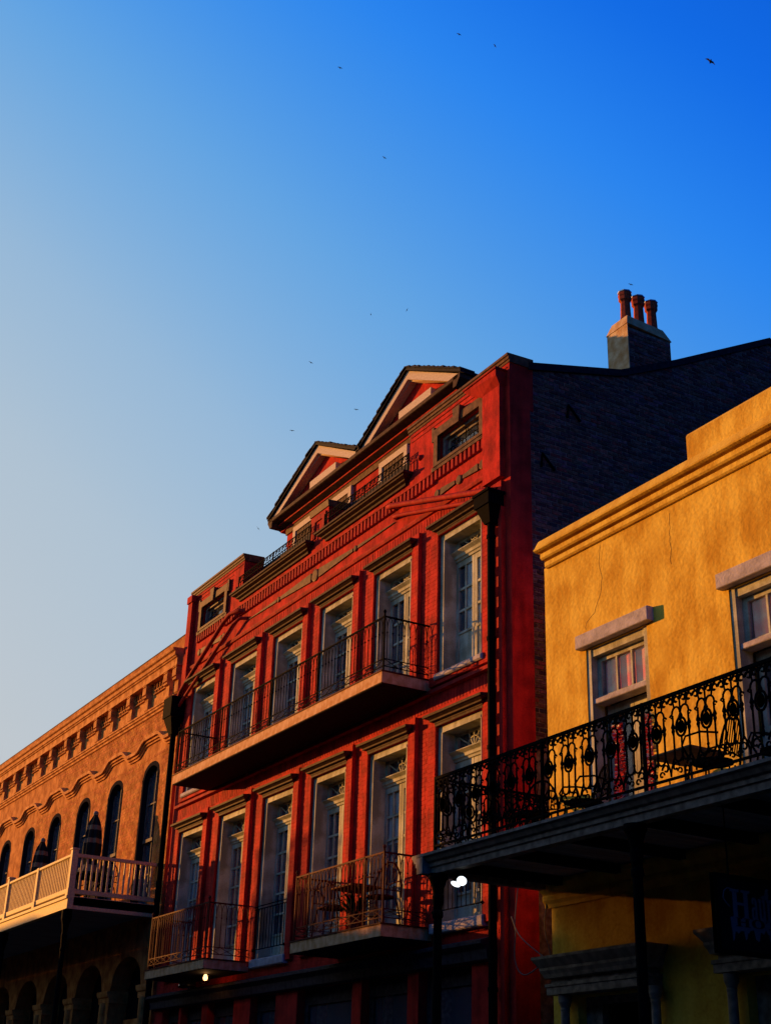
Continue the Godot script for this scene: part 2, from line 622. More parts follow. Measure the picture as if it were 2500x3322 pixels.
# ---------------------------------------------------------------- french windows of the red house
# origin: middle of the opening's foot on the wall face. W opening width, H its height, tr height of the transom, rows of panes down to low
func french_window(called: String, W: float, H: float, tr: float, rows: int, low: float, curtain: int) -> Node3D:
	var w := Node3D.new()
	w.name = called
	var a := W * 0.5
	var i := a - 0.105
	var zd := -0.2
	var b := MB.new()
	for s in [-1.0, 1.0]:
		b.box(minf(s * a, s * i), 0, -0.06, maxf(s * a, s * i), H, 0.012)
		b.box(minf(s * (i + 0.02), s * i), 0.0, 0.012, maxf(s * (i + 0.02), s * i), H - 0.1, 0.02)
	b.box(-i, H - 0.105, -0.06, i, H, 0.012)
	b.box(-i, H - 0.105, 0.012, i, H - 0.060, 0.02)
	part(w, "architrave", b, M.white)
	b = MB.new()
	for s in [-1.0, 1.0]:
		b.box(minf(s * i, s * (i + 0.03)), 0, zd - 0.06, maxf(s * i, s * (i + 0.03)), H - 0.1, -0.06)
	b.box(-i, H - 0.107, zd - 0.06, i, H - 0.08, -0.06)
	part(w, "jamb_lining", b, M.white)
	# transom moulding
	b = MB.new()
	b.run_x([Vector2(zd - 0.05, tr - 0.13), Vector2(zd + 0.02, tr - 0.13), Vector2(zd + 0.03, tr - 0.10), Vector2(zd + 0.05, tr - 0.09), Vector2(zd + 0.055, tr - 0.055), Vector2(zd + 0.060, tr - 0.045), Vector2(zd + 0.115, tr - 0.01), Vector2(zd + 0.115, tr), Vector2(zd - 0.05, tr)], -i, i)
	part(w, "transom", b, M.white)
	# fanlight
	var fh := H - 0.107 - tr
	b = MB.new()
	var r1 := minf(fh - 0.02, i - 0.05)
	b.box(-i, tr, zd - 0.04, -i + 0.07, tr + fh, zd + 0.01)
	b.box(i - 0.07, tr, zd - 0.04, i, tr + fh, zd + 0.01)
	b.box(-i + 0.07, tr + fh - 0.035, zd - 0.04, i - 0.07, tr + fh, zd + 0.01)
	var arc := []
	for k in 13:
		var t := PI * k / 12.0
		arc.append(Vector3(cos(t) * r1 * 0.62, tr + 0.01 + sin(t) * r1 * 0.62, zd))
	b.tube(arc, 0.011, 4)
	for k in 5:
		var t := PI * (k + 1) / 6.0
		var far := minf((i - 0.07) / maxf(absf(cos(t)), 0.001), (fh - 0.035) / maxf(sin(t), 0.001))
		b.tube([Vector3(cos(t) * 0.05, tr + sin(t) * 0.05, zd), Vector3(cos(t) * far, tr + sin(t) * far, zd)], 0.011, 4)
	part(w, "fanlight", b, M.white)
	b = MB.new()
	b.box(-i + 0.06, tr, zd - 0.03, i - 0.06, tr + fh - 0.02, zd - 0.024)
	part(w, "fanlight_pane", b, M.glass)
	# two leaves
	var top := tr - 0.13
	var pane := MB.new()
	var pw := (i - 0.151) * 0.5
	var ph := (top - 0.09 - low) / rows - 0.035
	pane.box(0, 0, zd - 0.03, pw, ph, zd - 0.024)
	var pm := pane.mesh()
	for s in [-1.0, 1.0]:
		b = MB.new()
		var x0 := -i if s < 0 else 0.006
		var x1 := -0.006 if s < 0 else i
		b.box(x0, 0, zd - 0.045, x0 + 0.060, top, zd)
		b.box(x1 - 0.055, 0, zd - 0.045, x1, top, zd)
		b.box(x0 + 0.060, top - 0.09, zd - 0.045, x1 - 0.055, top, zd)
		b.box(x0 + 0.060, low - 0.035, zd - 0.045, x1 - 0.055, low, zd)
		b.box(x0 + 0.060, 0, zd - 0.045, x1 - 0.055, 0.12, zd)
		b.box(x0 + 0.060, 0.12, zd - 0.045, x1 - 0.055, low - 0.035, zd - 0.018)
		b.box(x0 + 0.060 + pw, low, zd - 0.04, x0 + 0.085 + pw, top - 0.09, zd - 0.004)
		for r in range(1, rows):
			var y := low + r * (ph + 0.035) - 0.035
			b.box(x0 + 0.060, y, zd - 0.04, x0 + 0.060 + pw, y + 0.035, zd - 0.006)
			b.box(x0 + 0.085 + pw, y, zd - 0.04, x1 - 0.055, y + 0.035, zd - 0.006)
		part(w, "door_leaf", b, M.white)
		for r in rows:
			var y := low + r * (ph + 0.035)
			part(w, "pane", pm, M.glass, Vector3(x0 + 0.060, y, 0))
			part(w, "pane", pm, M.glass, Vector3(x0 + 0.085 + pw, y, 0))
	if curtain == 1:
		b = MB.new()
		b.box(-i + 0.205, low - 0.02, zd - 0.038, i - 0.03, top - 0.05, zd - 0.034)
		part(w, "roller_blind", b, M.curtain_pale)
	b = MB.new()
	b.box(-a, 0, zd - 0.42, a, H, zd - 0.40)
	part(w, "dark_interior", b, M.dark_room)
	return w

# a cast baluster with gothic arms, foot at the origin, running along x
func gothic_baluster(h: float, low: float, half: float) -> ArrayMesh:
	var b := MB.new()
	var y1 := h - 0.20
	b.tube([Vector3(0, low, 0), Vector3(0, y1, 0)], 0.0065, 5)
	b.lathe([Vector2(0.004, y1 - 0.06), Vector2(0.014, y1 - 0.045), Vector2(0.014, y1 - 0.035), Vector2(0.004, y1 - 0.02)], Vector3.ZERO, 6)
	for s in [-1.0, 1.0]:
		var p := []
		for k in 6:
			var t := k / 5.0
			p.append(Vector3(s * half * (1.0 - cos(t * PI * 0.5)), y1 + (h - 0.012 - y1) * sin(t * PI * 0.5), 0))
		b.tube(p, 0.006, 4)
	return b.mesh()

func plain_baluster(h0: float, h1: float, r: float) -> ArrayMesh:
	var b := MB.new()
	b.tube([Vector3(0, h0, 0), Vector3(0, h1, 0)], r, 5)
	return b.mesh()

# railing from a to c (horizontal), pieces added to parent
func gothic_rail(parent: Node, a: Vector3, c: Vector3, h: float, pitch: float, m: Material, posts: Array) -> void:
	var d := c - a
	var len := d.length()
	d /= len
	var cnt := int(round(len / pitch))
	var step := len / cnt
	var bm := gothic_baluster(h, 0.185, step * 0.5)
	var turn := atan2(-d.z, d.x)
	for k in cnt:
		var o := part(parent, "baluster", bm, m, a + d * step * (k + 0.5))
		o.rotation.y = turn
	var b := MB.new()
	var up := Vector3(0, 1, 0)
	b.tube([a + up * h, c + up * h], 0.016, 4)
	part(parent, "top_rail", b, m)
	b = MB.new()
	b.tube([a + up * 0.185, c + up * 0.185], 0.009, 4)
	b.tube([a + up * 0.075, c + up * 0.075], 0.009, 4)
	var x := int(round(len / 0.3))
	for k in x:
		var p := a + d * len * k / x
		var q := a + d * len * (k + 1) / x
		b.tube([p + up * 0.075, q + up * 0.185], 0.0055, 4)
		b.tube([p + up * 0.185, q + up * 0.075], 0.0055, 4)
	part(parent, "cross_braced_band", b, m)
	for t in posts:
		b = MB.new()
		var p: Vector3 = a + d * len * t
		b.tube([p, p + up * (h + 0.02)], 0.016, 4)
		if t == 0.0 or t == 1.0:
			b.lathe([Vector2(0.0, h + 0.02), Vector2(0.018, h + 0.03), Vector2(0.012, h + 0.045), Vector2(0.026, h + 0.07), Vector2(0.018, h + 0.095), Vector2(0.0, h + 0.11)], p, 8)
		part(parent, "post", b, m)

func scroll(b: MB, at: Vector3, u: Vector3, r: float, hand: float, rad: float) -> void:
	var p := []
	for k in 12:
		var t := k / 11.0
		var ang := t * TAU * 0.9
		var rr := r * (1.0 - 0.72 * t)
		p.append(at + u * (cos(ang) * rr * hand) + Vector3(0, sin(ang) * rr, 0))
	b.tube(p, rad, 4)

const WL := [-15.83, -17.76, -19.62, -21.45, -23.32, -25.24]
const RX0 := -25.82
const RX1 := -14.04

func red_townhouse() -> void:
	var t := thing("red_townhouse", "red painted brick townhouse with twin gabled dormers and iron balconies", "building", Vector3(0, 0, 0))
	var W := 1.17
	var holes := []
	for x in WL:
		holes.append([x, 7.6, x + W, 9.8])
		holes.append([x, 4.14, x + W, 6.85])
	var attic := [[-25.15, 11.08, -23.97, 11.54], [-15.91, 11.08, -14.75, 11.54]]
	var gf := [[-25.4, 0.0, -24.6, 3.6], [-24.5, 0.0, -23.55, 3.6], [-23.3, 0.0, -22.2, 3.6], [-21.55, 0.0, -20.6, 3.6], [-19.85, 0.0, -18.1, 3.6], [-17.83, 0.0, -16.56, 3.6], [-16.28, 0.0, -15.0, 3.6]]
	var all := holes + attic + gf
	var b := MB.new()
	b.wall(RX0, 0, RX1, 11.25, all, 0.0, -0.36)
	var wall := part(t, "front_wall", b, M.red)
	# attic blocks left and right of the dormer
	for k in 2:
		b = MB.new()
		var xa: float = RX0 if k == 0 else -16.83
		var xb: float = -23.2 if k == 0 else RX1
		b.wall(xa, 11.25, xb, 11.96, [attic[k]], 0.0, -0.42)
		part(t, "attic_block", b, M.red)
		b = MB.new()
		b.run_x([Vector2(-0.42, 11.96), Vector2(0.012, 11.96), Vector2(0.012, 12.0), Vector2(0.03, 12.005), Vector2(0.03, 12.05), Vector2(0.05, 12.06), Vector2(0.05, 12.10), Vector2(-0.42, 12.12)], xa - 0.03, xb + 0.02)
		part(t, "coping", b, M.tan)
		b = MB.new()
		b.box(xa + 0.06, 11.885, 0.0, xb - 0.06, 11.905, 0.014)
		b.box(xa + 0.06, 11.80, 0.0, xb - 0.5, 11.815, 0.01)
		part(t, "moulding", b, M.red_trim)
	# surrounds standing proud beside each window
	for f in 2:
		for x in WL:
			b = MB.new()
			var y0 := 7.47 if f == 0 else 4.06
			var y1 := 10.06 if f == 0 else 7.12
			b.wall(x - 0.20, y0, x + W + 0.20, y1, [[x, (7.6 if f == 0 else 4.14), x + W, (9.8 if f == 0 else 6.85)]], 0.065, 0.0)
			part(t, "window_surround", b, M.red)
	# bricks of the plain wall between and above
	var pal := []
	for k in 8:
		var q := rng.randf_range(0.82, 1.08)
		pal.append(Color(q, q * rng.randf_range(0.9, 1.05), q * rng.randf_range(0.9, 1.05)))
	var bh := attic.duplicate()
	for x in WL:
		bh.append([x - 0.205, 7.47, x + W + 0.205, 10.07])
		bh.append([x - 0.205, 4.06, x + W + 0.205, 7.13])
	bh += [[-30.0, 7.36, -10.0, 7.47], [-30.0, 10.07, -10.0, 12.0], [-30.0, 3.5, -10.0, 3.9], [-30.0, 7.13, -10.0, 7.36]] + gf
	bricks(wall, RX0 + 0.1, RX1 - 0.3, 3.9, 10.1, bh, Vector3.ZERO, Vector3(1, 0, 0), Vector3(0, 0, 1), M.red_brick, pal, 0.178, 0.053, 0.011, 0.0035, 0.0012, 110)
	# soldier courses over the windows
	var soldier := []
	for k in 4:
		var m := MB.new()
		m.col = pal[k]
		m.cbox(-0.034, 0, -0.002, 0.034, 0.19, 0.006 + rng.randf() * 0.003, 0.003)
		soldier.append(m.mesh())
	for y in [10.060, 7.15]:
		var x := RX0 + 0.25
		while x < RX1 - 0.4:
			part(wall, "soldier_brick", soldier[rng.randi() % 4], M.red_brick, Vector3(x, y, 0))
			x += 0.08
	# brick faces on the surrounds' flanks: rows on the front
	var sp := MB.new()
	for f in 2:
		for x in WL:
			for s in [[x - 0.195, x - 0.01], [x + W + 0.01, x + W + 0.195]]:
				var y := 7.5 if f == 0 else 4.1
				var top := 10.02 if f == 0 else 7.08
				while y < top:
					sp.col = pal[rng.randi() % 8]
					brick_box(sp, s[0], s[1], y, y + 0.053, Vector3(0, 0, 0.065), Vector3(1, 0, 0), Vector3(0, 0, 1), 0.003, 0.0012)
					y += 0.064
	part(wall, "surround_brickwork", sp, M.red_brick).set_meta("kind", "stuff")
	# hoods
	var hood := MB.new()
	var hp := [[0.0, -0.15, 0.60], [0.05, -0.15, 0.60], [0.05, -0.115, 0.60], [0.058, -0.112, 0.605], [0.062, -0.095, 0.61], [0.11, -0.082, 0.655], [0.11, -0.058, 0.655], [0.165, -0.03, 0.72], [0.18, -0.028, 0.735], [0.18, 0.008, 0.735], [0.0, 0.03, 0.735]]
	for k in hp.size() - 1:
		var p: Array = hp[k]
		var q: Array = hp[k + 1]
		hood.quad_o(Vector3(-p[2], p[1], p[0]), Vector3(p[2], p[1], p[0]), Vector3(q[2], q[1], q[0]), Vector3(-q[2], q[1], q[0]), Vector3(0, -0.3 if k < 9 else 1.0, 1))
		for s in [-1.0, 1.0]:
			hood.quad_o(Vector3(s * p[2], p[1], p[0]), Vector3(s * q[2], q[1], q[0]), Vector3(s * q[2], q[1], 0), Vector3(s * p[2], p[1], 0), Vector3(s, 0, 0))
	var hm := hood.mesh()
	for f in 2:
		for x in WL:
			part(t, "window_hood", hm, M.hood, Vector3(x + W * 0.5, 9.955 if f == 0 else 7.0, 0.02))
	# string courses
	b = MB.new()
	b.run_x([Vector2(0, 10.275), Vector2(0.035, 10.285), Vector2(0.05, 10.32), Vector2(0.05, 10.345), Vector2(0, 10.365)], RX0, -14.5)
	part(t, "string_course", b, M.red_trim)
	b = MB.new()
	b.run_x([Vector2(0, 7.36), Vector2(0.075, 7.37), Vector2(0.060, 7.43), Vector2(0, 7.47)], RX0 + 0.2, -14.46)
	part(t, "string_course", b, M.red_trim)
	b = MB.new()
	b.run_x([Vector2(0, 3.58), Vector2(0.1, 3.6), Vector2(0.12, 3.72), Vector2(0.2, 3.78), Vector2(0.2, 3.82), Vector2(0, 3.88)], RX0, -14.5)
	part(t, "shop_cornice", b, M.shop_paint)
	# dentils
	var dm := MB.new()
	dm.cbox(-0.034, 0, 0, 0.034, 0.185, 0.05, 0.006)
	var dmm := dm.mesh()
	var x := -25.28
	while x < -14.58:
		var under := x < -23.9 or x > -16.05
		part(t, "dentil", dmm, M.red_trim, Vector3(x, 10.80 if under else 10.76, 0))
		x += 0.1165
	b = MB.new()
	b.box(-23.9, 10.945, 0, -16.05, 10.975, 0.055)
	part(t, "dentil_ledge", b, M.red_trim)
	# painted relief ornaments
	ornament(t, -19.99, 1.46, 0.115, 0.055, true)
	ornament(t, -15.345, 0.615, 0.075, 0.075, false)
	ornament(t, -24.55, 0.615, 0.075, 0.075, false)
	for p in [-23.45, -16.5]:
		b = MB.new()
		b.lathe([Vector2(0.0, 0.05), Vector2(0.03, 0.045), Vector2(0.05, 0.02), Vector2(0.055, 0.0)], Vector3.ZERO, 8)
		var o := part(t, "iron_anchor", b, M.red_trim, Vector3(p, 11.42, 0))
		o.rotation.x = PI / 2
	attic_windows(t, attic)
	for k in 2:
		balconette(t, -23.42 if k == 0 else -19.8, -20.12 if k == 0 else -16.72)
	b = MB.new()
	b.box(-20.3, 11.25, -0.45, -19.62, 11.78, 0.0)
	var pier := part(t, "parapet_pier", b, M.red)
	b = MB.new()
	b.wall(-20.22, 11.3, -19.7, 11.72, [[-20.1, 11.3, -19.82, 11.62]], 0.025, 0.0)
	part(pier, "panel_frame", b, M.red_trim)
	b = MB.new()
	b.run_x([Vector2(-0.47, 11.78), Vector2(0.02, 11.78), Vector2(0.035, 11.90), Vector2(-0.47, 11.93)], -20.32, -19.60)
	part(pier, "cap", b, M.tan)
	corner_pilaster(t)
	dormers(t)
	side_wall(t)
	drainage(t)
	shop_front(t, gf)
	# windows
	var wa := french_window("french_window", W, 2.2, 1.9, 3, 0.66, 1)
	var wb := french_window("french_door", W, 2.2, 1.9, 4, 0.36, 0)
	var wc := french_window("french_door", W, 2.71, 2.33, 5, 0.42, 0)
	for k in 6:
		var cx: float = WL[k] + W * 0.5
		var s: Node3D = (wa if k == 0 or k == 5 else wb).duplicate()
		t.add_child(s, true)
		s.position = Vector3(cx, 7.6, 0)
		var s2: Node3D = wc.duplicate()
		t.add_child(s2, true)
		s2.position = Vector3(cx, 4.14, 0)
		blind(s, k, 2.2, k != 0 and k != 5)
		blind(s2, k + 3, 2.71, true)
		# sills
		if k == 0 or k == 5:
			b = MB.new()
			b.cbox(-W * 0.5 - 0.03, -0.07, -0.2, W * 0.5 + 0.03, 0.02, 0.11, 0.02)
			part(s, "sill", b, M.lintel)
		if k == 0 or k == 3:
			b = MB.new()
			b.cbox(-W * 0.5 - 0.06, -0.13, -0.2, W * 0.5 + 0.04, 0.01, 0.10, 0.015)
			part(s2, "sill", b, M.lintel)
			# iron guard in the opening
			b = MB.new()
			for y in [0.16, 0.86, 0.81]:
				b.tube([Vector3(-W * 0.5, y, 0.07), Vector3(W * 0.5, y, 0.07)], 0.01, 4)
			for q in 11:
				var gx := -W * 0.5 + 0.05 + q * (W - 0.1) / 10.0
				b.tube([Vector3(gx, 0.16, 0.07), Vector3(gx, 0.81, 0.07)], 0.0065, 4)
			for s3 in [-1.0, 1.0]:
				b.lathe([Vector2(0, -0.03), Vector2(0.025, 0), Vector2(0, 0.03)], Vector3(s3 * W * 0.5, 0.16, 0.07), 8)
				b.tube([Vector3(s3 * W * 0.5, 0.86, 0.07), Vector3(s3 * W * 0.5, 0.86, -0.02)], 0.01, 4)
				b.tube([Vector3(s3 * W * 0.5, 0.16, 0.07), Vector3(s3 * W * 0.5, 0.16, -0.02)], 0.01, 4)
			part(s2, "window_guard", b, M.iron)
	# balconies
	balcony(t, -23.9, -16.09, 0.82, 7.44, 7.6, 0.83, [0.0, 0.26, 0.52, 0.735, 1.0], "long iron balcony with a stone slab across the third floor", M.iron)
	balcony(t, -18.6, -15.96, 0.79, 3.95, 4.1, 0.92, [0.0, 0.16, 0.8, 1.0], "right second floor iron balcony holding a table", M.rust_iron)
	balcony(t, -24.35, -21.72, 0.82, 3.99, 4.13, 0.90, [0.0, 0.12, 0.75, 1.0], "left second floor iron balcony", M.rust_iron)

# what hangs behind the panes differs from bay to bay
func blind(w: Node3D, kind: int, h: float, wanted: bool) -> void:
	if not wanted: return
	var b := MB.new()
	var i := 0.475
	var zd := -0.2
	match kind % 4:
		0:
			b.box(-i + 0.06, h * 0.5, zd - 0.05, i - 0.06, h - 0.45, zd - 0.046)
			part(w, "roller_blind", b, M.curtain_pale)
		1:
			for s in [-1.0, 1.0]:
				var px := []
				for k in 7:
					px.append(Vector2(s * (i - 0.05 - k * 0.028), zd - 0.07 + (0.014 if k % 2 == 0 else -0.014)))
				for k in range(6, -1, -1):
					px.append(Vector2(px[k].x, px[k].y - 0.005))
				b.run_y(px, 0.1, h - 0.45)
			part(w, "drape", b, M.plank)
		2:
			b.box(-i + 0.06, h * 0.66, zd - 0.06, -0.02, h - 0.45, zd - 0.056)
			part(w, "roller_blind", b, M.greywhite)
		_:
			pass

func balcony(t: Node, x0: float, x1: float, d: float, y0: float, y1: float, h: float, posts: Array, label: String, m: Material) -> void:
	var g := group(t, "balcony")
	g.set_meta("label", label)
	var b := MB.new()
	b.hexa([Vector3(x0, y0, 0.0), Vector3(x1, y0, 0.0), Vector3(x1, y1, 0.0), Vector3(x0, y1, 0.0), Vector3(x0, y0, d), Vector3(x1, y0, d), Vector3(x1, y1, d), Vector3(x0, y1, d)])
	part(g, "slab", b, M.slab)
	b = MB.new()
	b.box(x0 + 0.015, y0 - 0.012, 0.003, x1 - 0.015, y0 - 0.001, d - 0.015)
	part(g, "underside_shade", b, M.soffit_shade)  # dark sheet below the slab, painted as the shade there
	b = MB.new()
	b.box(x0 - 0.012, y1 + 0.001, 0.0, x1 + 0.012, y1 + 0.022, d + 0.012)
	part(g, "slab_edge", b, M.rust_iron)
	var z := d - 0.04
	var y := y1 + 0.02
	gothic_rail(g, Vector3(x0 + 0.03, y, z), Vector3(x1 - 0.03, y, z), h, 0.104, m, posts)
	gothic_rail(g, Vector3(x1 - 0.03, y, z), Vector3(x1 - 0.03, y, 0.01), h, 0.1, m, [])
	gothic_rail(g, Vector3(x0 + 0.03, y, 0.01), Vector3(x0 + 0.03, y, z), h, 0.1, m, [])

func ornament(t: Node, cx: float, reach: float, rbig: float, rsmall: float, tips: bool) -> void:
	var g := group(t, "plaster_ornament")
	var y := 10.56
	for p in [[0.0, rbig], [-reach, rsmall], [reach, rsmall]]:
		var b := MB.new()
		b.lathe([Vector2(p[1], 0.0), Vector2(p[1], 0.022), Vector2(p[1] * 0.8, 0.03), Vector2(0, 0.03)], Vector3.ZERO, 20, false)
		var o := part(g, "disc", b, M.tan, Vector3(cx + p[0], y, 0))
		o.rotation.x = PI / 2
	for s in [-1.0, 1.0]:
		var b := MB.new()
		var a: float = rbig + 0.035
		var e: float = reach - rsmall - 0.03
		var ha := rbig * 0.72 if tips else 0.03
		var he := 0.03 if tips else 0.058
		b.prism(PackedVector2Array([Vector2(s * a, -ha), Vector2(s * e, -he), Vector2(s * e, he), Vector2(s * a, ha)]), Vector3(cx, y, 0), Vector3(1, 0, 0), Vector3(0, 1, 0), Vector3(0, 0, 0.026))
		part(g, "tapered_bar", b, M.tan)
		if tips:
			b = MB.new()
			b.prism(PackedVector2Array([Vector2(s * (reach + rsmall + 0.03), -0.028), Vector2(s * (reach + 1.3), -0.004), Vector2(s * (reach + 1.3), 0.004), Vector2(s * (reach + rsmall + 0.03), 0.028)]), Vector3(cx, y, 0), Vector3(1, 0, 0), Vector3(0, 1, 0), Vector3(0, 0, 0.024))
			part(g, "tapered_tip", b, M.tan)

func attic_windows(t: Node, holes: Array) -> void:
	for h in holes:
		var g := group(t, "attic_window")
		var x0: float = h[0]
		var x1: float = h[2]
		var y0: float = h[1]
		var y1: float = h[3]
		var b := MB.new()
		b.wall(x0 - 0.11, y0 - 0.10, x1 + 0.12, y1 + 0.14, [[x0, y0, x1, y1]], 0.06, 0.0)
		b.box(x0 - 0.17, y1 - 0.05, 0.0, x0 - 0.11, y1 + 0.20, 0.055)
		b.box(x1 + 0.12, y1 - 0.05, 0.0, x1 + 0.18, y1 + 0.20, 0.055)
		b.box(x0 - 0.16, y0 - 0.12, 0.0, x1 + 0.17, y0 - 0.05, 0.060)
		part(g, "surround", b, M.tan)
		var cx := (x0 + x1) * 0.5
		b = MB.new()
		b.prism(PackedVector2Array([Vector2(-0.07, y1 - 0.04), Vector2(0.07, y1 - 0.04), Vector2(0.10, y1 + 0.24), Vector2(-0.10, y1 + 0.24)]), Vector3(cx, 0, 0.0), Vector3(1, 0, 0), Vector3(0, 1, 0), Vector3(0, 0, 0.095))
		part(g, "keystone", b, M.tan)
		b = MB.new()
		b.wall(x0, y0, x1, y1, [[x0 + 0.06, y0 + 0.04, x1 - 0.06, y1 - 0.06]], -0.05, -0.2)
		part(g, "window_frame", b, M.greywhite)
		b = MB.new()
		b.wall(x0 + 0.06, y0 + 0.04, x1 - 0.06, y1 - 0.06, [[x0 + 0.13, y0 + 0.08, x1 - 0.13, y1 - 0.11]], -0.11, -0.15)
		part(g, "sash", b, M.greywhite)
		b = MB.new()
		b.box(x0 + 0.12, y0 + 0.07, -0.142, x1 - 0.12, y1 - 0.1, -0.136)
		part(g, "pane", b, M.glass)
		b = MB.new()
		for k in 3:
			var sx := x0 + 0.26 + k * (x1 - x0 - 0.52) / 2.0
			scroll(b, Vector3(sx - 0.06, y0 + 0.17, -0.095), Vector3(1, 0, 0), 0.07, 1.0, 0.007)
			scroll(b, Vector3(sx + 0.06, y0 + 0.26, -0.095), Vector3(1, 0, 0), 0.07, -1.0, 0.007)
			b.tube([Vector3(sx, y0 + 0.04, -0.095), Vector3(sx, y1 - 0.06, -0.095)], 0.006, 4)
		b.tube([Vector3(x0 + 0.06, y0 + 0.22, -0.095), Vector3(x1 - 0.06, y0 + 0.22, -0.095)], 0.006, 4)
		part(g, "iron_grille", b, M.iron)
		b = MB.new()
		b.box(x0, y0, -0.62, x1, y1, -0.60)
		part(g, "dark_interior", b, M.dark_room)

func balconette(t: Node, x0: float, x1: float) -> void:
	var g := group(t, "balconette")
	var b := MB.new()
	var hp := [[0.0, 11.08, 0.17], [0.04, 11.08, 0.17], [0.04, 11.12, 0.165], [0.09, 11.14, 0.12], [0.09, 11.165, 0.115], [0.155, 11.19, 0.05], [0.155, 11.215, 0.045], [0.185, 11.225, 0.0], [0.185, 11.26, 0.0], [-0.3, 11.27, 0.0]]
	for k in hp.size() - 1:
		var p: Array = hp[k]
		var q: Array = hp[k + 1]
		b.quad_o(Vector3(x0 + p[2], p[1], p[0]), Vector3(x1 - p[2], p[1], p[0]), Vector3(x1 - q[2], q[1], q[0]), Vector3(x0 + q[2], q[1], q[0]), Vector3(0, -0.3 if k < 8 else 1.0, 1))
		b.quad_o(Vector3(x0 + p[2], p[1], p[0]), Vector3(x0 + q[2], q[1], q[0]), Vector3(x0 + q[2], q[1], -0.1), Vector3(x0 + p[2], p[1], -0.1), Vector3(-1, 0, 0))
		b.quad_o(Vector3(x1 - p[2], p[1], p[0]), Vector3(x1 - q[2], q[1], q[0]), Vector3(x1 - q[2], q[1], -0.1), Vector3(x1 - p[2], p[1], -0.1), Vector3(1, 0, 0))
	part(g, "ledge", b, M.hood)
	var z := 0.08
	var a := x0 + 0.2
	var e := x1 - 0.02
	b = MB.new()
	for y in [11.575, 11.455, 11.29]:
		b.tube([Vector3(a, y, z), Vector3(e, y, z)], 0.010, 4)
	var n := int((e - a) / 0.13)
	for k in n:
		var cx := a + (e - a) * (k + 0.5) / n
		scroll(b, Vector3(cx, 11.515, z), Vector3(1, 0, 0), 0.048, 1.0 if k % 2 == 0 else -1.0, 0.007)
		b.tube([Vector3(cx - 0.06, 11.46, z), Vector3(cx + 0.06, 11.57, z)], 0.006, 4)
	part(g, "scroll_band", b, M.iron)
	var bm := plain_baluster(0.0, 0.175, 0.007)
	var cnt := int((e - a) / 0.1)
	for k in cnt + 1:
		part(g, "baluster", bm, M.iron, Vector3(a + (e - a) * k / cnt, 11.285, z))
	for k in 3:
		b = MB.new()
		var px := a + (e - a) * k / 2.0
		b.tube([Vector3(px, 11.26, z), Vector3(px, 11.59, z)], 0.014, 4)
		part(g, "post", b, M.iron)

func corner_pilaster(t: Node) -> void:
	var g := group(t, "corner_pilaster")
	var b := MB.new()
	b.box(-14.60, 10.12, 0, -14.16, 11.62, 0.10)
	part(g, "shaft", b, M.red)
	b = MB.new()
	b.hexa([Vector3(-14.62, 11.60, 0), Vector3(-14.15, 11.60, 0), Vector3(-14.12, 11.72, 0), Vector3(-14.95, 11.80, 0), Vector3(-14.62, 11.60, 0.10), Vector3(-14.15, 11.60, 0.10), Vector3(-14.12, 11.72, 0.19), Vector3(-14.95, 11.80, 0.19)])
	b.hexa([Vector3(-14.95, 11.80, 0), Vector3(-14.12, 11.72, 0), Vector3(-14.12, 11.83, 0), Vector3(-14.95, 11.83, 0), Vector3(-14.95, 11.80, 0.19), Vector3(-14.12, 11.72, 0.19), Vector3(-14.12, 11.83, 0.19), Vector3(-14.95, 11.83, 0.19)])
	part(g, "corbel", b, M.red)
	b = MB.new()
	b.box(-14.97, 11.83, 0, -14.10, 11.855, 0.21)
	part(g, "corbel_cap", b, M.red_trim)
	b = MB.new()
	b.box(-14.25, 2.0, 0, -14.17, 10.06, 0.075)
	b.box(-14.42, 9.99, 0, -14.25, 10.06, 0.075)
	part(g, "strip", b, M.red)
	b = MB.new()
	b.box(RX0 + 0.002, 9.75, 0, -25.60, 11.95, 0.10)
	b.box(RX0 - 0.01, 11.80, 0, -25.57, 11.95, 0.13)
	part(g, "far_shaft", b, M.red)
	for k in 26:
		b = MB.new()
		b.box(-14.36, 0, 0, -14.25, 0.15, 0.03)
		part(g, "quoin", b, M.red_trim, Vector3(0, 2.2 + k * 0.30, 0))

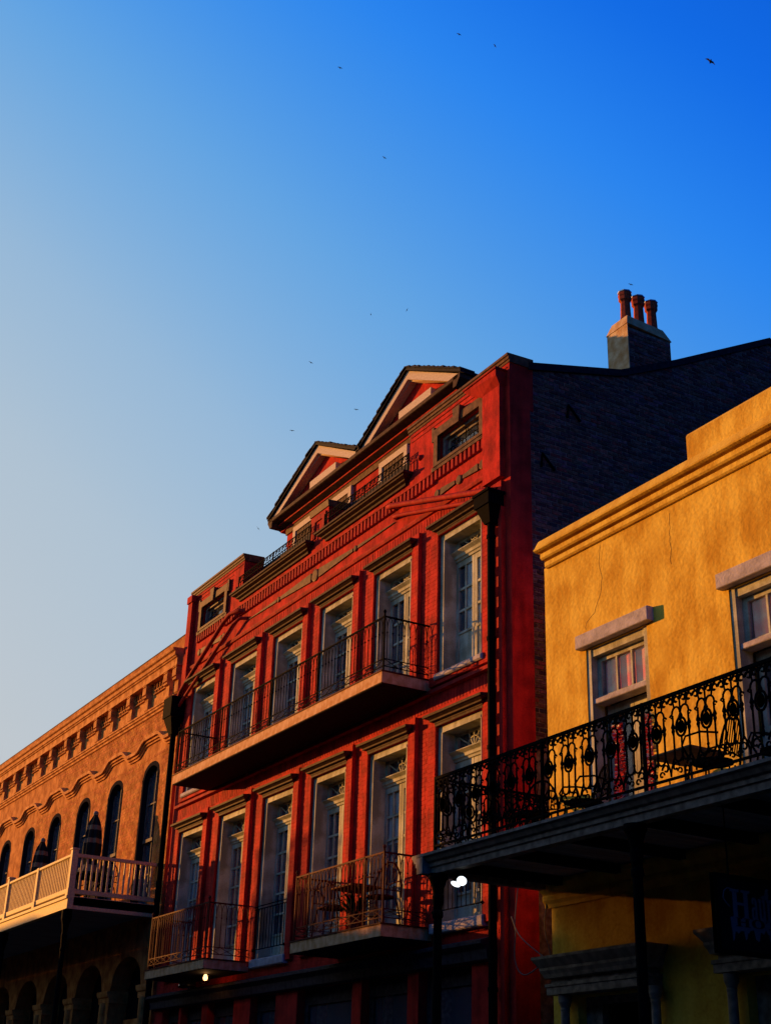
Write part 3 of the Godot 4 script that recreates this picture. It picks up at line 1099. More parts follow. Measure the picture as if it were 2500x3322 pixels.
func dormers(t: Node) -> void:
	var g := group(t, "dormer")
	var zf := -0.65
	var zw := -0.9
	var x0 := -23.55
	var x1 := -16.30
	var b := MB.new()
	b.wall(-23.2, 11.2, -16.7, 12.92, [], zw, zw - 0.2)
	for s in [-23.2, -16.9]:
		b.box(s, 11.2, -4.0, s + 0.2, 12.92, zw - 0.2)
	part(g, "wall", b, M.red)
	b = MB.new()
	b.box(-23.22, 12.72, zw, -16.68, 12.86, zw + 0.03)
	part(g, "frieze_board", b, M.tan)
	for s in [[-22.8, 0.95], [-21.37, 0.95], [-19.33, 0.95], [-17.9, 0.95]]:
		b = MB.new()
		b.wall(s[0] - 0.02, 11.25, s[0] + s[1] + 0.02, 12.74, [[s[0] + 0.09, 11.25, s[0] + s[1] - 0.09, 12.62]], zw + 0.06, zw)
		part(g, "door_frame", b, M.cream)
		var pk := MB.new()
		pk.cbox(0, 11.25, zw, 0.105, 12.62, zw + 0.035, 0.006)
		var pm := pk.mesh()
		for k in 7:
			part(g, "plank", pm, M.plank, Vector3(s[0] + 0.095 + k * 0.109, 0, 0.0))
		b = MB.new()
		b.lathe([Vector2(0, -0.04), Vector2(0.03, -0.01), Vector2(0.03, 0.02), Vector2(0, 0.05)], Vector3(s[0] + s[1] + 0.03, 12.2, zw + 0.1), 8)
		b.tube([Vector3(s[0] + s[1] + 0.03, 12.2, zw), Vector3(s[0] + s[1] + 0.03, 12.2, zw + 0.1)], 0.01, 5)
		part(g, "door_lantern", b, M.iron)
	# eaves box: soffit, gutter-like fascia
	b = MB.new()
	b.box(x0 + 0.12, 12.85, -3.9, x1 - 0.12, 12.88, zf - 0.2)
	part(g, "soffit", b, M.red)
	b = MB.new()
	b.run_x([Vector2(zf - 0.26, 12.885), Vector2(zf - 0.115, 12.945), Vector2(zf - 0.115, 12.985), Vector2(zf + 0.03, 13.02), Vector2(zf + 0.05, 13.03), Vector2(zf + 0.05, 13.10), Vector2(zf - 0.26, 13.10)], x0 + 0.05, x1 - 0.05)
	for s in [[x0 + 0.05, -1.0], [x1 - 0.05, 1.0]]:
		b.prism(PackedVector2Array([Vector2(0, 12.89), Vector2(s[1] * 0.06, 12.98), Vector2(s[1] * 0.1, 13.02), Vector2(s[1] * 0.1, 13.10), Vector2(-s[1] * 0.1, 13.10), Vector2(-s[1] * 0.1, 12.89)]), Vector3(s[0] - s[1] * 0.05, 0, -3.9), Vector3(1, 0, 0), Vector3(0, 1, 0), Vector3(0, 0, 3.9 + zf + 0.05))
	part(g, "eaves_fascia", b, M.hood)
	b = MB.new()
	b.box(x0 + 0.12, 12.95, zf - 0.116, x1 - 0.12, 12.978, zf - 0.10)
	part(g, "fascia_line", b, M.red_trim)
	# two gables
	for q in [[-23.5, -21.5, -19.75], [-19.75, -18.05, -16.33]]:
		var l: float = q[0]
		var m: float = q[1]
		var r: float = q[2]
		var yb := 13.10
		var ya := 14.0
		b = MB.new()
		for s in [[l, m], [r, m]]:
			var d := Vector2(s[1] - s[0], ya - yb).normalized()
			var nn := Vector2(d.y, -d.x)
			if nn.y > 0.0: nn = -nn
			var p := Vector2(s[0], yb)
			var e := Vector2(s[1], ya)
			b.prism(PackedVector2Array([p, e, e + Vector2(0, -0.17), p + Vector2(0.3 * signf(d.x), 0)]), Vector3(0, 0, zf - 0.05), Vector3(1, 0, 0), Vector3(0, 1, 0), Vector3(0, 0, 0.06))
		part(g, "raking_board", b, M.cream)
		b = MB.new()
		for s in [[l, m], [r, m]]:
			var dx := signf(s[1] - s[0])
			b.hexa([Vector3(s[0] + dx * 0.18, yb, zf - 0.18), Vector3(s[1], ya - 0.20, zf - 0.18), Vector3(s[1], ya - 0.15, zf - 0.18), Vector3(s[0] + dx * 0.1, yb, zf - 0.18),
				Vector3(s[0] + dx * 0.18, yb, zf - 0.05), Vector3(s[1], ya - 0.20, zf - 0.05), Vector3(s[1], ya - 0.15, zf - 0.05), Vector3(s[0] + dx * 0.1, yb, zf - 0.05)])
		part(g, "raking_soffit", b, M.cream)
		b = MB.new()
		b.prism(PackedVector2Array([Vector2(l + 0.3, yb), Vector2(r - 0.3, yb), Vector2(m, ya - 0.19)]), Vector3(0, 0, zf - 0.21), Vector3(1, 0, 0), Vector3(0, 1, 0), Vector3(0, 0, 0.03))
		part(g, "tympanum", b, M.red)
		b = MB.new()
		b.box(m - 0.42, yb, zf - 0.18, m + 0.66, yb + 0.28, zf - 0.07)
		part(g, "tympanum_panel", b, M.cream)
		# slate roof planes
		b = MB.new()
		for s in [[l - 0.06, m], [r + 0.06, m]]:
			b.hexa([Vector3(s[0], yb - 0.0, -5.2), Vector3(s[1], ya + 0.005, -5.2), Vector3(s[1], ya + 0.07, -5.2), Vector3(s[0], yb + 0.06, -5.2),
				Vector3(s[0], yb - 0.0, zf + 0.06), Vector3(s[1], ya + 0.005, zf + 0.06), Vector3(s[1], ya + 0.07, zf + 0.06), Vector3(s[0], yb + 0.06, zf + 0.06)])
		part(g, "slate_roof", b, M.slate)
		for s in [[l - 0.06, m], [r + 0.06, m]]:
			for k in 11:
				var u := (k + 0.5) / 11.0
				var sl := MB.new()
				var cx := lerpf(s[0], s[1], u)
				var cy := lerpf(yb + 0.05, ya + 0.06, u)
				var hx: float = absf(s[1] - s[0]) / 22.0 + 0.012
				var tt := rng.randf_range(0.018, 0.04)
				sl.hexa([Vector3(-hx, -0.0 + (-hx if s[1] > s[0] else hx) * 0.45, -0.3), Vector3(hx, (hx if s[1] > s[0] else -hx) * 0.45, -0.3), Vector3(hx, tt + (hx if s[1] > s[0] else -hx) * 0.32, -0.3), Vector3(-hx, tt + (-hx if s[1] > s[0] else hx) * 0.32, -0.3),
					Vector3(-hx, (-hx if s[1] > s[0] else hx) * 0.45, 0.0), Vector3(hx, (hx if s[1] > s[0] else -hx) * 0.45, 0.0), Vector3(hx, tt + (hx if s[1] > s[0] else -hx) * 0.32, 0.0), Vector3(-hx, tt + (-hx if s[1] > s[0] else hx) * 0.32, 0.0)])
				part(g, "slate", sl, M.slate, Vector3(cx, cy, zf + 0.06 + rng.randf_range(0.01, 0.035)))
	# main roof behind
	b = MB.new()
	b.prism(PackedVector2Array([Vector2(-0.4, 11.9), Vector2(-2.1, 12.4), Vector2(-5.5, 14.1), Vector2(-11.0, 11.5), Vector2(-11.0, 11.3), Vector2(-0.4, 11.3)]), Vector3(RX0 + 0.2, 0, 0), Vector3(0, 0, 1), Vector3(0, 1, 0), Vector3(RX1 - RX0 - 0.45, 0, 0))
	part(t, "main_roof", b, M.slate)

func gable_top(z: float) -> float:
	var pts := [[-0.31, 12.05], [-2.1, 12.50], [-3.24, 13.05], [-5.45, 14.22], [-8.5, 12.6], [-11.0, 11.4]]
	for i in pts.size() - 1:
		if z <= pts[i][0] and z >= pts[i + 1][0]:
			return lerpf(pts[i][1], pts[i + 1][1], (pts[i][0] - z) / (pts[i][0] - pts[i + 1][0]))
	return 12.0

func side_wall(t: Node) -> void:
	var poly := [Vector2(-0.30, 0), Vector2(-0.30, 11.95), Vector2(-2.1, 12.38), Vector2(-3.24, 12.93), Vector2(-5.45, 14.1), Vector2(-11.0, 11.3), Vector2(-11.0, 0)]
	var b := MB.new()
	b.prism(PackedVector2Array(poly), Vector3(RX1 - 0.30, 0, 0), Vector3(0, 0, 1), Vector3(0, 1, 0), Vector3(0.285, 0, 0))
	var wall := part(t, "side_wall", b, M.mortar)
	b = MB.new()
	b.box(RX1 - 0.3, 0, -0.302, RX1 - 0.0005, 11.96, -0.0005)
	part(t, "corner_return", b, M.red)
	b = MB.new()
	b.box(RX0, 0, -11.0, RX0 + 0.3, 11.9, -0.36)
	b.box(RX0, 0, -11.3, RX1, 11.3, -11.0)
	part(t, "rear_walls", b, M.mortar)
	b = MB.new()
	for q in [[-0.34, 12.05, -2.1, 12.5], [-2.1, 12.5, -3.24, 13.05], [-3.24, 13.05, -5.45, 14.22], [-5.45, 14.22, -11.0, 11.4]]:
		b.hexa([Vector3(RX1 - 0.33, q[1] - 0.12, q[0]), Vector3(RX1 + 0.035, q[1] - 0.12, q[0]), Vector3(RX1 + 0.035, q[1], q[0]), Vector3(RX1 - 0.33, q[1], q[0]),
			Vector3(RX1 - 0.33, q[3] - 0.12, q[2]), Vector3(RX1 + 0.035, q[3] - 0.12, q[2]), Vector3(RX1 + 0.035, q[3], q[2]), Vector3(RX1 - 0.33, q[3], q[2])])
	part(t, "gable_coping", b, M.slate)
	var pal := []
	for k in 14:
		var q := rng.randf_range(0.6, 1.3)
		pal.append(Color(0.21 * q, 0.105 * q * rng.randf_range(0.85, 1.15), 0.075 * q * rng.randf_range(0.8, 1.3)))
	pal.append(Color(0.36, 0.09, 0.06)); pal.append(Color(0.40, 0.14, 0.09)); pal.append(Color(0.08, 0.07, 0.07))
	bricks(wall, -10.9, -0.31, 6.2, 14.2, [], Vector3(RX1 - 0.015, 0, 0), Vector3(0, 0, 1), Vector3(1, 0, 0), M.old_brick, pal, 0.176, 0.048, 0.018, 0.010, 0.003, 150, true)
	for q in [[-1.05, 11.55], [-4.15, 11.3], [-0.55, 10.6]]:
		b = MB.new()
		b.tube([Vector3(RX1 + 0.02, q[1] - 0.22, q[0] + 0.02), Vector3(RX1 + 0.02, q[1], q[0]), Vector3(RX1 + 0.02, q[1] - 0.22, q[0] - 0.22)], 0.022, 5)
		part(wall, "wall_tie", b, M.iron)
	# chimney
	var g := group(t, "chimney")
	b = MB.new()
	b.box(-14.54, 12.0, -3.2, RX1 - 0.016, 13.38, -2.315)
	part(g, "stack", b, M.mortar)
	b = MB.new()
	b.box(-14.545, 12.5, -2.315, RX1 - 0.002, 13.44, -2.30)
	b.box(-14.545, 12.5, -3.2, -14.54, 13.44, -2.30)
	part(g, "render_coat", b, M.stucco_tan)
	b = MB.new()
	b.hexa([Vector3(-14.56, 13.38, -3.21), Vector3(RX1 + 0.01, 13.38, -3.21), Vector3(RX1 - 0.06, 13.60, -3.10), Vector3(-14.46, 13.60, -3.10),
		Vector3(-14.56, 13.44, -2.29), Vector3(RX1 + 0.01, 13.44, -2.29), Vector3(RX1 - 0.04, 13.62, -2.34), Vector3(-14.46, 13.62, -2.34)])
	part(g, "cap", b, M.stucco_tan)
	bricks(g, -3.19, -2.32, 12.55, 13.38, [], Vector3(RX1 - 0.015, 0, 0), Vector3(0, 0, 1), Vector3(1, 0, 0), M.old_brick, pal, 0.176, 0.048, 0.018, 0.010, 0.003, 40)
	var pot := MB.new()
	pot.lathe([Vector2(0.11, 0.0), Vector2(0.105, 0.05), Vector2(0.088, 0.07), Vector2(0.078, 0.36), Vector2(0.08, 0.38), Vector2(0.105, 0.41), Vector2(0.105, 0.47), Vector2(0.112, 0.49), Vector2(0.112, 0.52), Vector2(0.10, 0.55)], Vector3.ZERO, 8, false)
	var pmesh := pot.mesh()
	var cap := MB.new()
	cap.lathe([Vector2(0.114, 0.555), Vector2(0.118, 0.57), Vector2(0.075, 0.6), Vector2(0.0, 0.605)], Vector3.ZERO, 8, false)
	cap.lathe([Vector2(0.114, 0.555), Vector2(0.0, 0.545)], Vector3.ZERO, 8, false)
	var cmesh := cap.mesh()
	for z in [-2.48, -2.755, -3.03]:
		var p := part(g, "chimney_pot", pmesh, M.clay, Vector3(-14.27, 13.63, z))
		part(p, "rain_cap", cmesh, M.steel)

func drainage(t: Node) -> void:
	# right hand downpipe with its hopper head
	var g := group(t, "drainpipe")
	g.set_meta("label", "dark downpipe with flared hopper head at the right corner")
	var b := MB.new()
	b.tube([Vector3(-14.34, 9.45, 0.13), Vector3(-14.34, 2.0, 0.13)], 0.055, 10)
	for y in [9.2, 7.7, 6.2, 4.7, 3.2]:
		b.tube([Vector3(-14.34, y, 0.13), Vector3(-14.34, y + 0.05, 0.13)], 0.066, 10)
	part(g, "pipe", b, M.iron)
	b = MB.new()
	b.hexa([Vector3(-14.41, 9.42, 0.06), Vector3(-14.27, 9.42, 0.06), Vector3(-14.18, 9.66, 0.04), Vector3(-14.50, 9.66, 0.04),
		Vector3(-14.41, 9.42, 0.20), Vector3(-14.27, 9.42, 0.20), Vector3(-14.18, 9.66, 0.28), Vector3(-14.50, 9.66, 0.28)])
	b.box(-14.52, 9.66, 0.03, -14.16, 9.84, 0.30)
	b.box(-14.54, 9.84, 0.02, -14.14, 9.88, 0.32)
	part(g, "hopper", b, M.iron)
	g = group(t, "drainpipe")
	g.set_meta("label", "dark downpipe and hopper at the left corner beside the orange building")
	b = MB.new()
	b.tube([Vector3(-25.9, 9.0, 0.13), Vector3(-25.9, 0.0, 0.13)], 0.06, 10)
	part(g, "pipe", b, M.iron)
	b = MB.new()
	b.hexa([Vector3(-25.98, 8.95, 0.06), Vector3(-25.82, 8.95, 0.06), Vector3(-25.70, 9.3, 0.03), Vector3(-26.1, 9.3, 0.03),
		Vector3(-25.98, 8.95, 0.2), Vector3(-25.82, 8.95, 0.2), Vector3(-25.70, 9.3, 0.3), Vector3(-26.1, 9.3, 0.3)])
	b.box(-26.12, 9.3, 0.02, -25.68, 9.72, 0.32)
	part(g, "hopper", b, M.iron)
	# red painted pipes slanting to the hoppers
	for q in [[[Vector3(-17.35, 10.86, 0.0), Vector3(-17.3, 10.84, 0.10), Vector3(-17.15, 10.80, 0.12), Vector3(-14.55, 10.02, 0.13), Vector3(-14.36, 9.96, 0.14), Vector3(-14.34, 9.8, 0.15)], 0.043],
		[[Vector3(-17.2, 10.62, 0.0), Vector3(-17.15, 10.61, 0.08), Vector3(-17.0, 10.58, 0.09), Vector3(-14.9, 9.99, 0.10), Vector3(-14.6, 9.93, 0.12)], 0.032],
		[[Vector3(-23.0, 10.8, 0.0), Vector3(-23.05, 10.82, 0.1), Vector3(-23.4, 10.84, 0.14), Vector3(-23.7, 10.74, 0.15), Vector3(-25.6, 9.86, 0.15), Vector3(-25.8, 9.68, 0.15)], 0.045],
		[[Vector3(-22.85, 10.62, 0.0), Vector3(-22.95, 10.62, 0.12), Vector3(-23.2, 10.58, 0.14), Vector3(-25.5, 9.62, 0.14), Vector3(-25.75, 9.5, 0.14)], 0.035]]:
		b = MB.new()
		b.tube(q[0], q[1], 10)
		part(t, "waste_pipe", b, M.red_trim)

func shop_front(t: Node, gf: Array) -> void:
	for h in gf:
		var g := group(t, "shop_window")
		var x0: float = h[0]
		var x1: float = h[2]
		var b := MB.new()
		b.wall(x0, 0, x1, 3.6, [[x0 + 0.12, 0.9, x1 - 0.12, 3.36]], -0.14, -0.2)
		part(g, "frame", b, M.shop_paint)
		b = MB.new()
		b.box(x0 + 0.11, 0.89, -0.18, x1 - 0.11, 3.37, -0.174)
		part(g, "pane", b, M.glass)
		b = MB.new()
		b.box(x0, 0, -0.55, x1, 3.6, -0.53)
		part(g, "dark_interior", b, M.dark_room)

# ---------------------------------------------------------------- yellow building
const YX0 := -13.3
const YX1 := -4.6

func iron_unit(p: float, h: float) -> ArrayMesh:
	# one repeat of the cast-iron railing, middle at x = 0, foot at y = 0
	var b := MB.new()
	var r := 0.0105
	var q := p * 0.31
	for s in [-1.0, 1.0]:
		# side bar
		b.tube([Vector3(s * q, 0.20, 0), Vector3(s * q, h - 0.225, 0)], r, 5)
		# arch from side bar to the middle
		var a := []
		for k in 8:
			var t := PI * k / 7.0
			a.append(Vector3(s * (q * 0.55 + cos(t) * q * 0.52), h - 0.19 + sin(t) * 0.062, 0))
		b.tube(a, r, 5)
		# outward curl at the arch foot
		scroll(b, Vector3(s * (q + 0.014), h - 0.215, 0), Vector3(1, 0, 0), 0.024, s, 0.010)
		# leaf lobes at ring height
		b.lathe([Vector2(0.0, 0.37), Vector2(0.014, 0.40), Vector2(0.026, 0.43), Vector2(0.018, 0.45), Vector2(0.03, 0.47), Vector2(0.016, 0.50), Vector2(0.0, 0.54)], Vector3(s * (q + 0.004), 0, 0), 6, true, Vector3(1, 1, 0.5))
		# links to the ring
		b.tube([Vector3(s * q, 0.455, 0), Vector3(s * 0.062, 0.455, 0)], 0.009, 4)
		# lower arches and C scrolls
		var l := []
		for k in 8:
			var t := PI * k / 7.0
			l.append(Vector3(s * (q * 0.5 + cos(t) * q * 0.5), 0.20 - sin(t) * 0.055, 0))
		b.tube(l, r, 5)
		scroll(b, Vector3(s * q * 0.95, 0.10, 0), Vector3(1, 0, 0), 0.050, -s, 0.010)
		scroll(b, Vector3(s * q * 0.42, 0.055, 0), Vector3(1, 0, 0), 0.036, s, 0.009)
		var o := []
		for k in 7:
			var t := k / 6.0
			o.append(Vector3(s * (q + (p * 0.5 - q) * sin(t * PI * 0.5)), 0.20 - 0.18 * t, 0))
		b.tube(o, 0.0095, 5)
		# foliage under the top rail
		scroll(b, Vector3(s * p * 0.36, h - 0.075, 0), Vector3(1, 0, 0), 0.044, s, 0.012)
		scroll(b, Vector3(s * p * 0.15, h - 0.065, 0), Vector3(1, 0, 0), 0.042, -s, 0.012)
		b.lathe([Vector2(0.0, -0.05), Vector2(0.024, -0.02), Vector2(0.03, 0.01), Vector2(0.0, 0.045)], Vector3(s * p * 0.26, h - 0.05, 0), 6, true, Vector3(1, 1, 0.35))
		b.tube([Vector3(s * p * 0.24, h - 0.13, 0), Vector3(s * p * 0.30, h - 0.04, 0), Vector3(s * p * 0.42, h - 0.02, 0)], 0.009, 4)
	# middle stem, drop and ring with medallion
	b.tube([Vector3(0, h - 0.02, 0), Vector3(0, 0.545, 0)], 0.010, 5)
	b.lathe([Vector2(0.006, h - 0.28), Vector2(0.022, h - 0.255), Vector2(0.034, h - 0.225), Vector2(0.02, h - 0.20), Vector2(0.0, h - 0.14)], Vector3.ZERO, 6, true, Vector3(1, 1, 0.4))
	var ring := []
	for k in 16:
		var t := TAU * k / 16.0
		ring.append(Vector3(cos(t) * 0.064, 0.455 + sin(t) * 0.088, 0))
	b.tube(ring, 0.013, 5, true)
	b.lathe([Vector2(0.0, 0.016), Vector2(0.035, 0.014), Vector2(0.048, 0.0), Vector2(0.035, -0.014), Vector2(0.0, -0.016)], Vector3.ZERO, 12)
	# the medallion is turned to face the street below
	var cnt := b.v.size()
	var from := cnt - 12 * 4 * 6
	for i in range(from, cnt):
		var w := b.v[i]
		b.v[i] = Vector3(w.x, 0.455 + w.z * 1.35, w.y)
		var m := b.n[i]
		b.n[i] = Vector3(m.x, m.z, m.y)
	b.tube([Vector3(0, 0.37, 0), Vector3(0, 0.16, 0)], 0.010, 5)
	b.lathe([Vector2(0.0, 0.13), Vector2(0.026, 0.165), Vector2(0.012, 0.20), Vector2(0.02, 0.225), Vector2(0.0, 0.26)], Vector3.ZERO, 6, true, Vector3(1, 1, 0.5))
	return b.mesh()

func yellow_building() -> void:
	var t := thing("yellow_building", "yellow stucco building with a cast iron gallery over the sidewalk", "building")
	var holes := [[-12.49, 4.46, -11.36, 7.06], [-10.01, 4.46, -8.88, 7.06], [-7.5, 4.46, -6.4, 7.06], [-12.85, 0.0, -11.5, 3.06], [-10.2, 0.0, -8.9, 3.10], [-7.6, 0.0, -6.3, 3.1]]
	var b := MB.new()
	b.wall(YX0, 0, YX1, 8.42, holes, 0.0, -0.35)
	part(t, "front_wall", b, M.yellow)
	b = MB.new()
	b.box(YX0, 0, -9.0, YX0 + 0.3, 8.42, -0.35)
	b.box(YX1 - 0.3, 0, -9.0, YX1, 8.42, -0.35)
	b.box(YX0 + 0.3, 0, -9.0, YX1 - 0.3, 8.42, -8.7)
	b.box(YX0 + 0.3, 8.0, -8.7, YX1 - 0.3, 8.2, -0.35)
	b.box(YX0 + 0.3, 4.2, -8.7, YX1 - 0.3, 4.35, -0.35)
	part(t, "rear_walls", b, M.mortar)
	# parapet: three stepped fillets, rounded coping, then the raised part
	for q in [[8.395, 8.475, 0.05], [8.505, 8.585, 0.10]]:
		b = MB.new()
		b.run_x([Vector2(-0.3, q[0]), Vector2(q[2] - 0.02, q[0]), Vector2(q[2], q[0] + 0.02), Vector2(q[2], q[1]), Vector2(-0.3, q[1] + 0.012)], YX0 + 0.05 + (0.1 - q[2]) * 0.5, YX1)
		part(t, "cornice_band", b, M.yellow_trim)
	b = MB.new()
	b.run_x([Vector2(-0.35, 8.615), Vector2(0.13, 8.615), Vector2(0.16, 8.63), Vector2(0.165, 8.65), Vector2(0.14, 8.68), Vector2(0.11, 8.74), Vector2(0.08, 8.79), Vector2(0.03, 8.825), Vector2(-0.1, 8.865), Vector2(-0.35, 8.86)], YX0 - 0.015, YX1)
	part(t, "coping", b, M.yellow_trim)
	b = MB.new()
	b.run_x([Vector2(-0.35, 8.79), Vector2(0.05, 8.79), Vector2(0.05, 9.11), Vector2(0.03, 9.145), Vector2(-0.02, 9.165), Vector2(-0.35, 9.19)], -10.44, YX1)
	part(t, "raised_parapet", b, M.yellow_trim)
	# hairline cracks in the stucco
	for q in [[[-12.15, 8.35], [-12.17, 8.1], [-12.13, 7.9], [-12.16, 7.72], [-12.3, 7.5], [-12.45, 7.42], [-12.5, 7.3]], [[-10.85, 8.3], [-10.88, 8.05], [-10.86, 7.85], [-10.9, 7.6]]]:
		var path := []
		for k in q.size() - 1:
			for s in 4:
				var u := s / 4.0
				path.append(Vector3(lerpf(q[k][0], q[k + 1][0], u) + rng.randf_range(-0.012, 0.012), lerpf(q[k][1], q[k + 1][1], u), 0.0))
		b = MB.new()
		b.tube(path, 0.0028, 4)
		part(t, "stucco_crack", b, M.tan)
	# upper windows
	for k in 3:
		var h: Array = holes[k]
		yellow_window(t, h[0], h[2], h[1], h[3])
		b = MB.new()
		b.cbox(h[0] - 0.09, 7.075, 0.0, h[2] + 0.13, 7.245, 0.10, 0.008)
		part(t, "lintel", b, M.lintel)
	yellow_shop(t)
	gallery(t)

func yellow_window(t: Node, x0: float, x1: float, y0: float, y1: float) -> void:
	var g := group(t, "gallery_window")
	var b := MB.new()
	for s in [[x0, x0 + 0.075], [x1 - 0.075, x1]]:
		b.box(s[0], y0, -0.2, s[1], y1, -0.015)
	b.box(x0 + 0.075, 6.96, -0.2, x1 - 0.075, y1, -0.03)
	part(g, "frame", b, M.white)
	b = MB.new()
	b.wall(x0 + 0.075, 6.43, x1 - 0.075, 6.96, [[x0 + 0.15, 6.47, x1 - 0.15, 6.90]], -0.11, -0.16)
	for k in [1.0, 2.0]:
		var cx: float = x0 + 0.15 + (x1 - x0 - 0.3) * k / 3.0
		b.box(cx - 0.014, 6.47, -0.155, cx + 0.014, 6.90, -0.115)
	part(g, "transom_sash", b, M.white)
	for k in 3:
		b = MB.new()
		var a := x0 + 0.15 + (x1 - x0 - 0.3) * k / 3.0
		var e := x0 + 0.15 + (x1 - x0 - 0.3) * (k + 1) / 3.0
		b.box(a, 6.46, -0.142, e, 6.91, -0.136)
		part(g, "pane", b, M.glass)
	b = MB.new()
	var px := []
	for k in 13:
		px.append(Vector2(lerpf(x0 + 0.17, x1 - 0.1, k / 12.0), -0.168 + (0.008 if k % 2 == 0 else -0.008)))
	for k in range(12, -1, -1):
		px.append(Vector2(px[k].x, px[k].y - 0.006))
	b.run_y(px, 6.42, 6.95)
	part(g, "curtain", b, M.curtain_red)
	b = MB.new()
	b.cbox(x0 + 0.07, 6.365, -0.2, x1 - 0.07, 6.43, -0.035, 0.008)
	part(g, "transom_bar", b, M.lintel)
	# pair of glazed doors set back
	var zd := -0.24
	for s in 2:
		var a := x0 + 0.075 if s == 0 else (x0 + x1) * 0.5 + 0.004
		var e := (x0 + x1) * 0.5 - 0.004 if s == 0 else x1 - 0.075
		b = MB.new()
		b.wall(a, y0, e, 6.365, [[a + 0.09, 5.55, e - 0.09, 6.22], [a + 0.09, 4.8, e - 0.09, 5.48]], zd, zd - 0.045)
		part(g, "door_leaf", b, M.white)
		b = MB.new()
		b.box(a + 0.08, 4.79, zd - 0.03, e - 0.08, 6.23, zd - 0.024)
		part(g, "door_pane", b, M.glass)
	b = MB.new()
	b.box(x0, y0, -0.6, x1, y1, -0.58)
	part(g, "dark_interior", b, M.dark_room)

func yellow_shop(t: Node) -> void:
	# moulded band where the shop front ends under the gallery
	var b := MB.new()
	b.run_x([Vector2(0, 4.08), Vector2(0.02, 4.08), Vector2(0.03, 4.12), Vector2(0.06, 4.16), Vector2(0.06, 4.20), Vector2(0.05, 4.22), Vector2(0.10, 4.28), Vector2(0.13, 4.33), Vector2(0.13, 4.37), Vector2(0, 4.38)], YX0 - 0.1, YX1)
	part(t, "shop_band", b, M.yellow_trim)
	for q in [[-13.28, -11.3, 3.06, -12.85, -11.5], [-10.55, -8.5, 3.1, -10.2, -8.9], [-7.95, -5.9, 3.1, -7.6, -6.3]]:
		var g := group(t, "shop_door")
		var y: float = q[2]
		b = MB.new()
		var prof := [[0.0, 0.02], [0.20, 0.02], [0.20, 0.10], [0.215, 0.105], [0.215, 0.14], [0.16, 0.15], [0.16, 0.19], [0.22, 0.20], [0.235, 0.24], [0.26, 0.28], [0.26, 0.31], [0.30, 0.36], [0.33, 0.40], [0.33, 0.43], [0.0, 0.46]]
		for k in prof.size() - 1:
			var p: Array = prof[k]
			var e: Array = prof[k + 1]
			var pa: float = (0.33 - p[0]) * 0.9
			var ea: float = (0.33 - e[0]) * 0.9
			b.quad_o(Vector3(q[0] + pa, y + p[1], p[0]), Vector3(q[1] - pa, y + p[1], p[0]), Vector3(q[1] - ea, y + e[1], e[0]), Vector3(q[0] + ea, y + e[1], e[0]), Vector3(0, -0.2 if k < 13 else 1.0, 1))
			b.quad_o(Vector3(q[0] + pa, y + p[1], p[0]), Vector3(q[0] + ea, y + e[1], e[0]), Vector3(q[0] + ea, y + e[1], 0), Vector3(q[0] + pa, y + p[1], 0), Vector3(-1, 0, 0))
			b.quad_o(Vector3(q[1] - pa, y + p[1], p[0]), Vector3(q[1] - ea, y + e[1], e[0]), Vector3(q[1] - ea, y + e[1], 0), Vector3(q[1] - pa, y + p[1], 0), Vector3(1, 0, 0))
		part(g, "entablature", b, M.greywhite)
		for cx in [q[3] - 0.09, q[4] + 0.09]:
			b = MB.new()
			b.lathe([Vector2(0.075, 0.0), Vector2(0.075, 0.2), Vector2(0.055, 0.24), Vector2(0.05, y - 0.16), Vector2(0.055, y - 0.14), Vector2(0.05, y - 0.12), Vector2(0.075, y - 0.06), Vector2(0.08, y + 0.015)], Vector3(cx, 0, 0.11), 12)
			part(g, "colonnette", b, M.greywhite)
		b = MB.new()
		b.wall(q[3], 0, q[4], y, [[q[3] + 0.28, 0.0, q[4] - 0.1, y - 0.08]], -0.12, -0.2)
		part(g, "door_frame", b, M.greywhite)
		b = MB.new()
		b.box(q[3], 0, -0.62, q[4], y, -0.60)
		part(g, "dark_interior", b, M.dark_room)

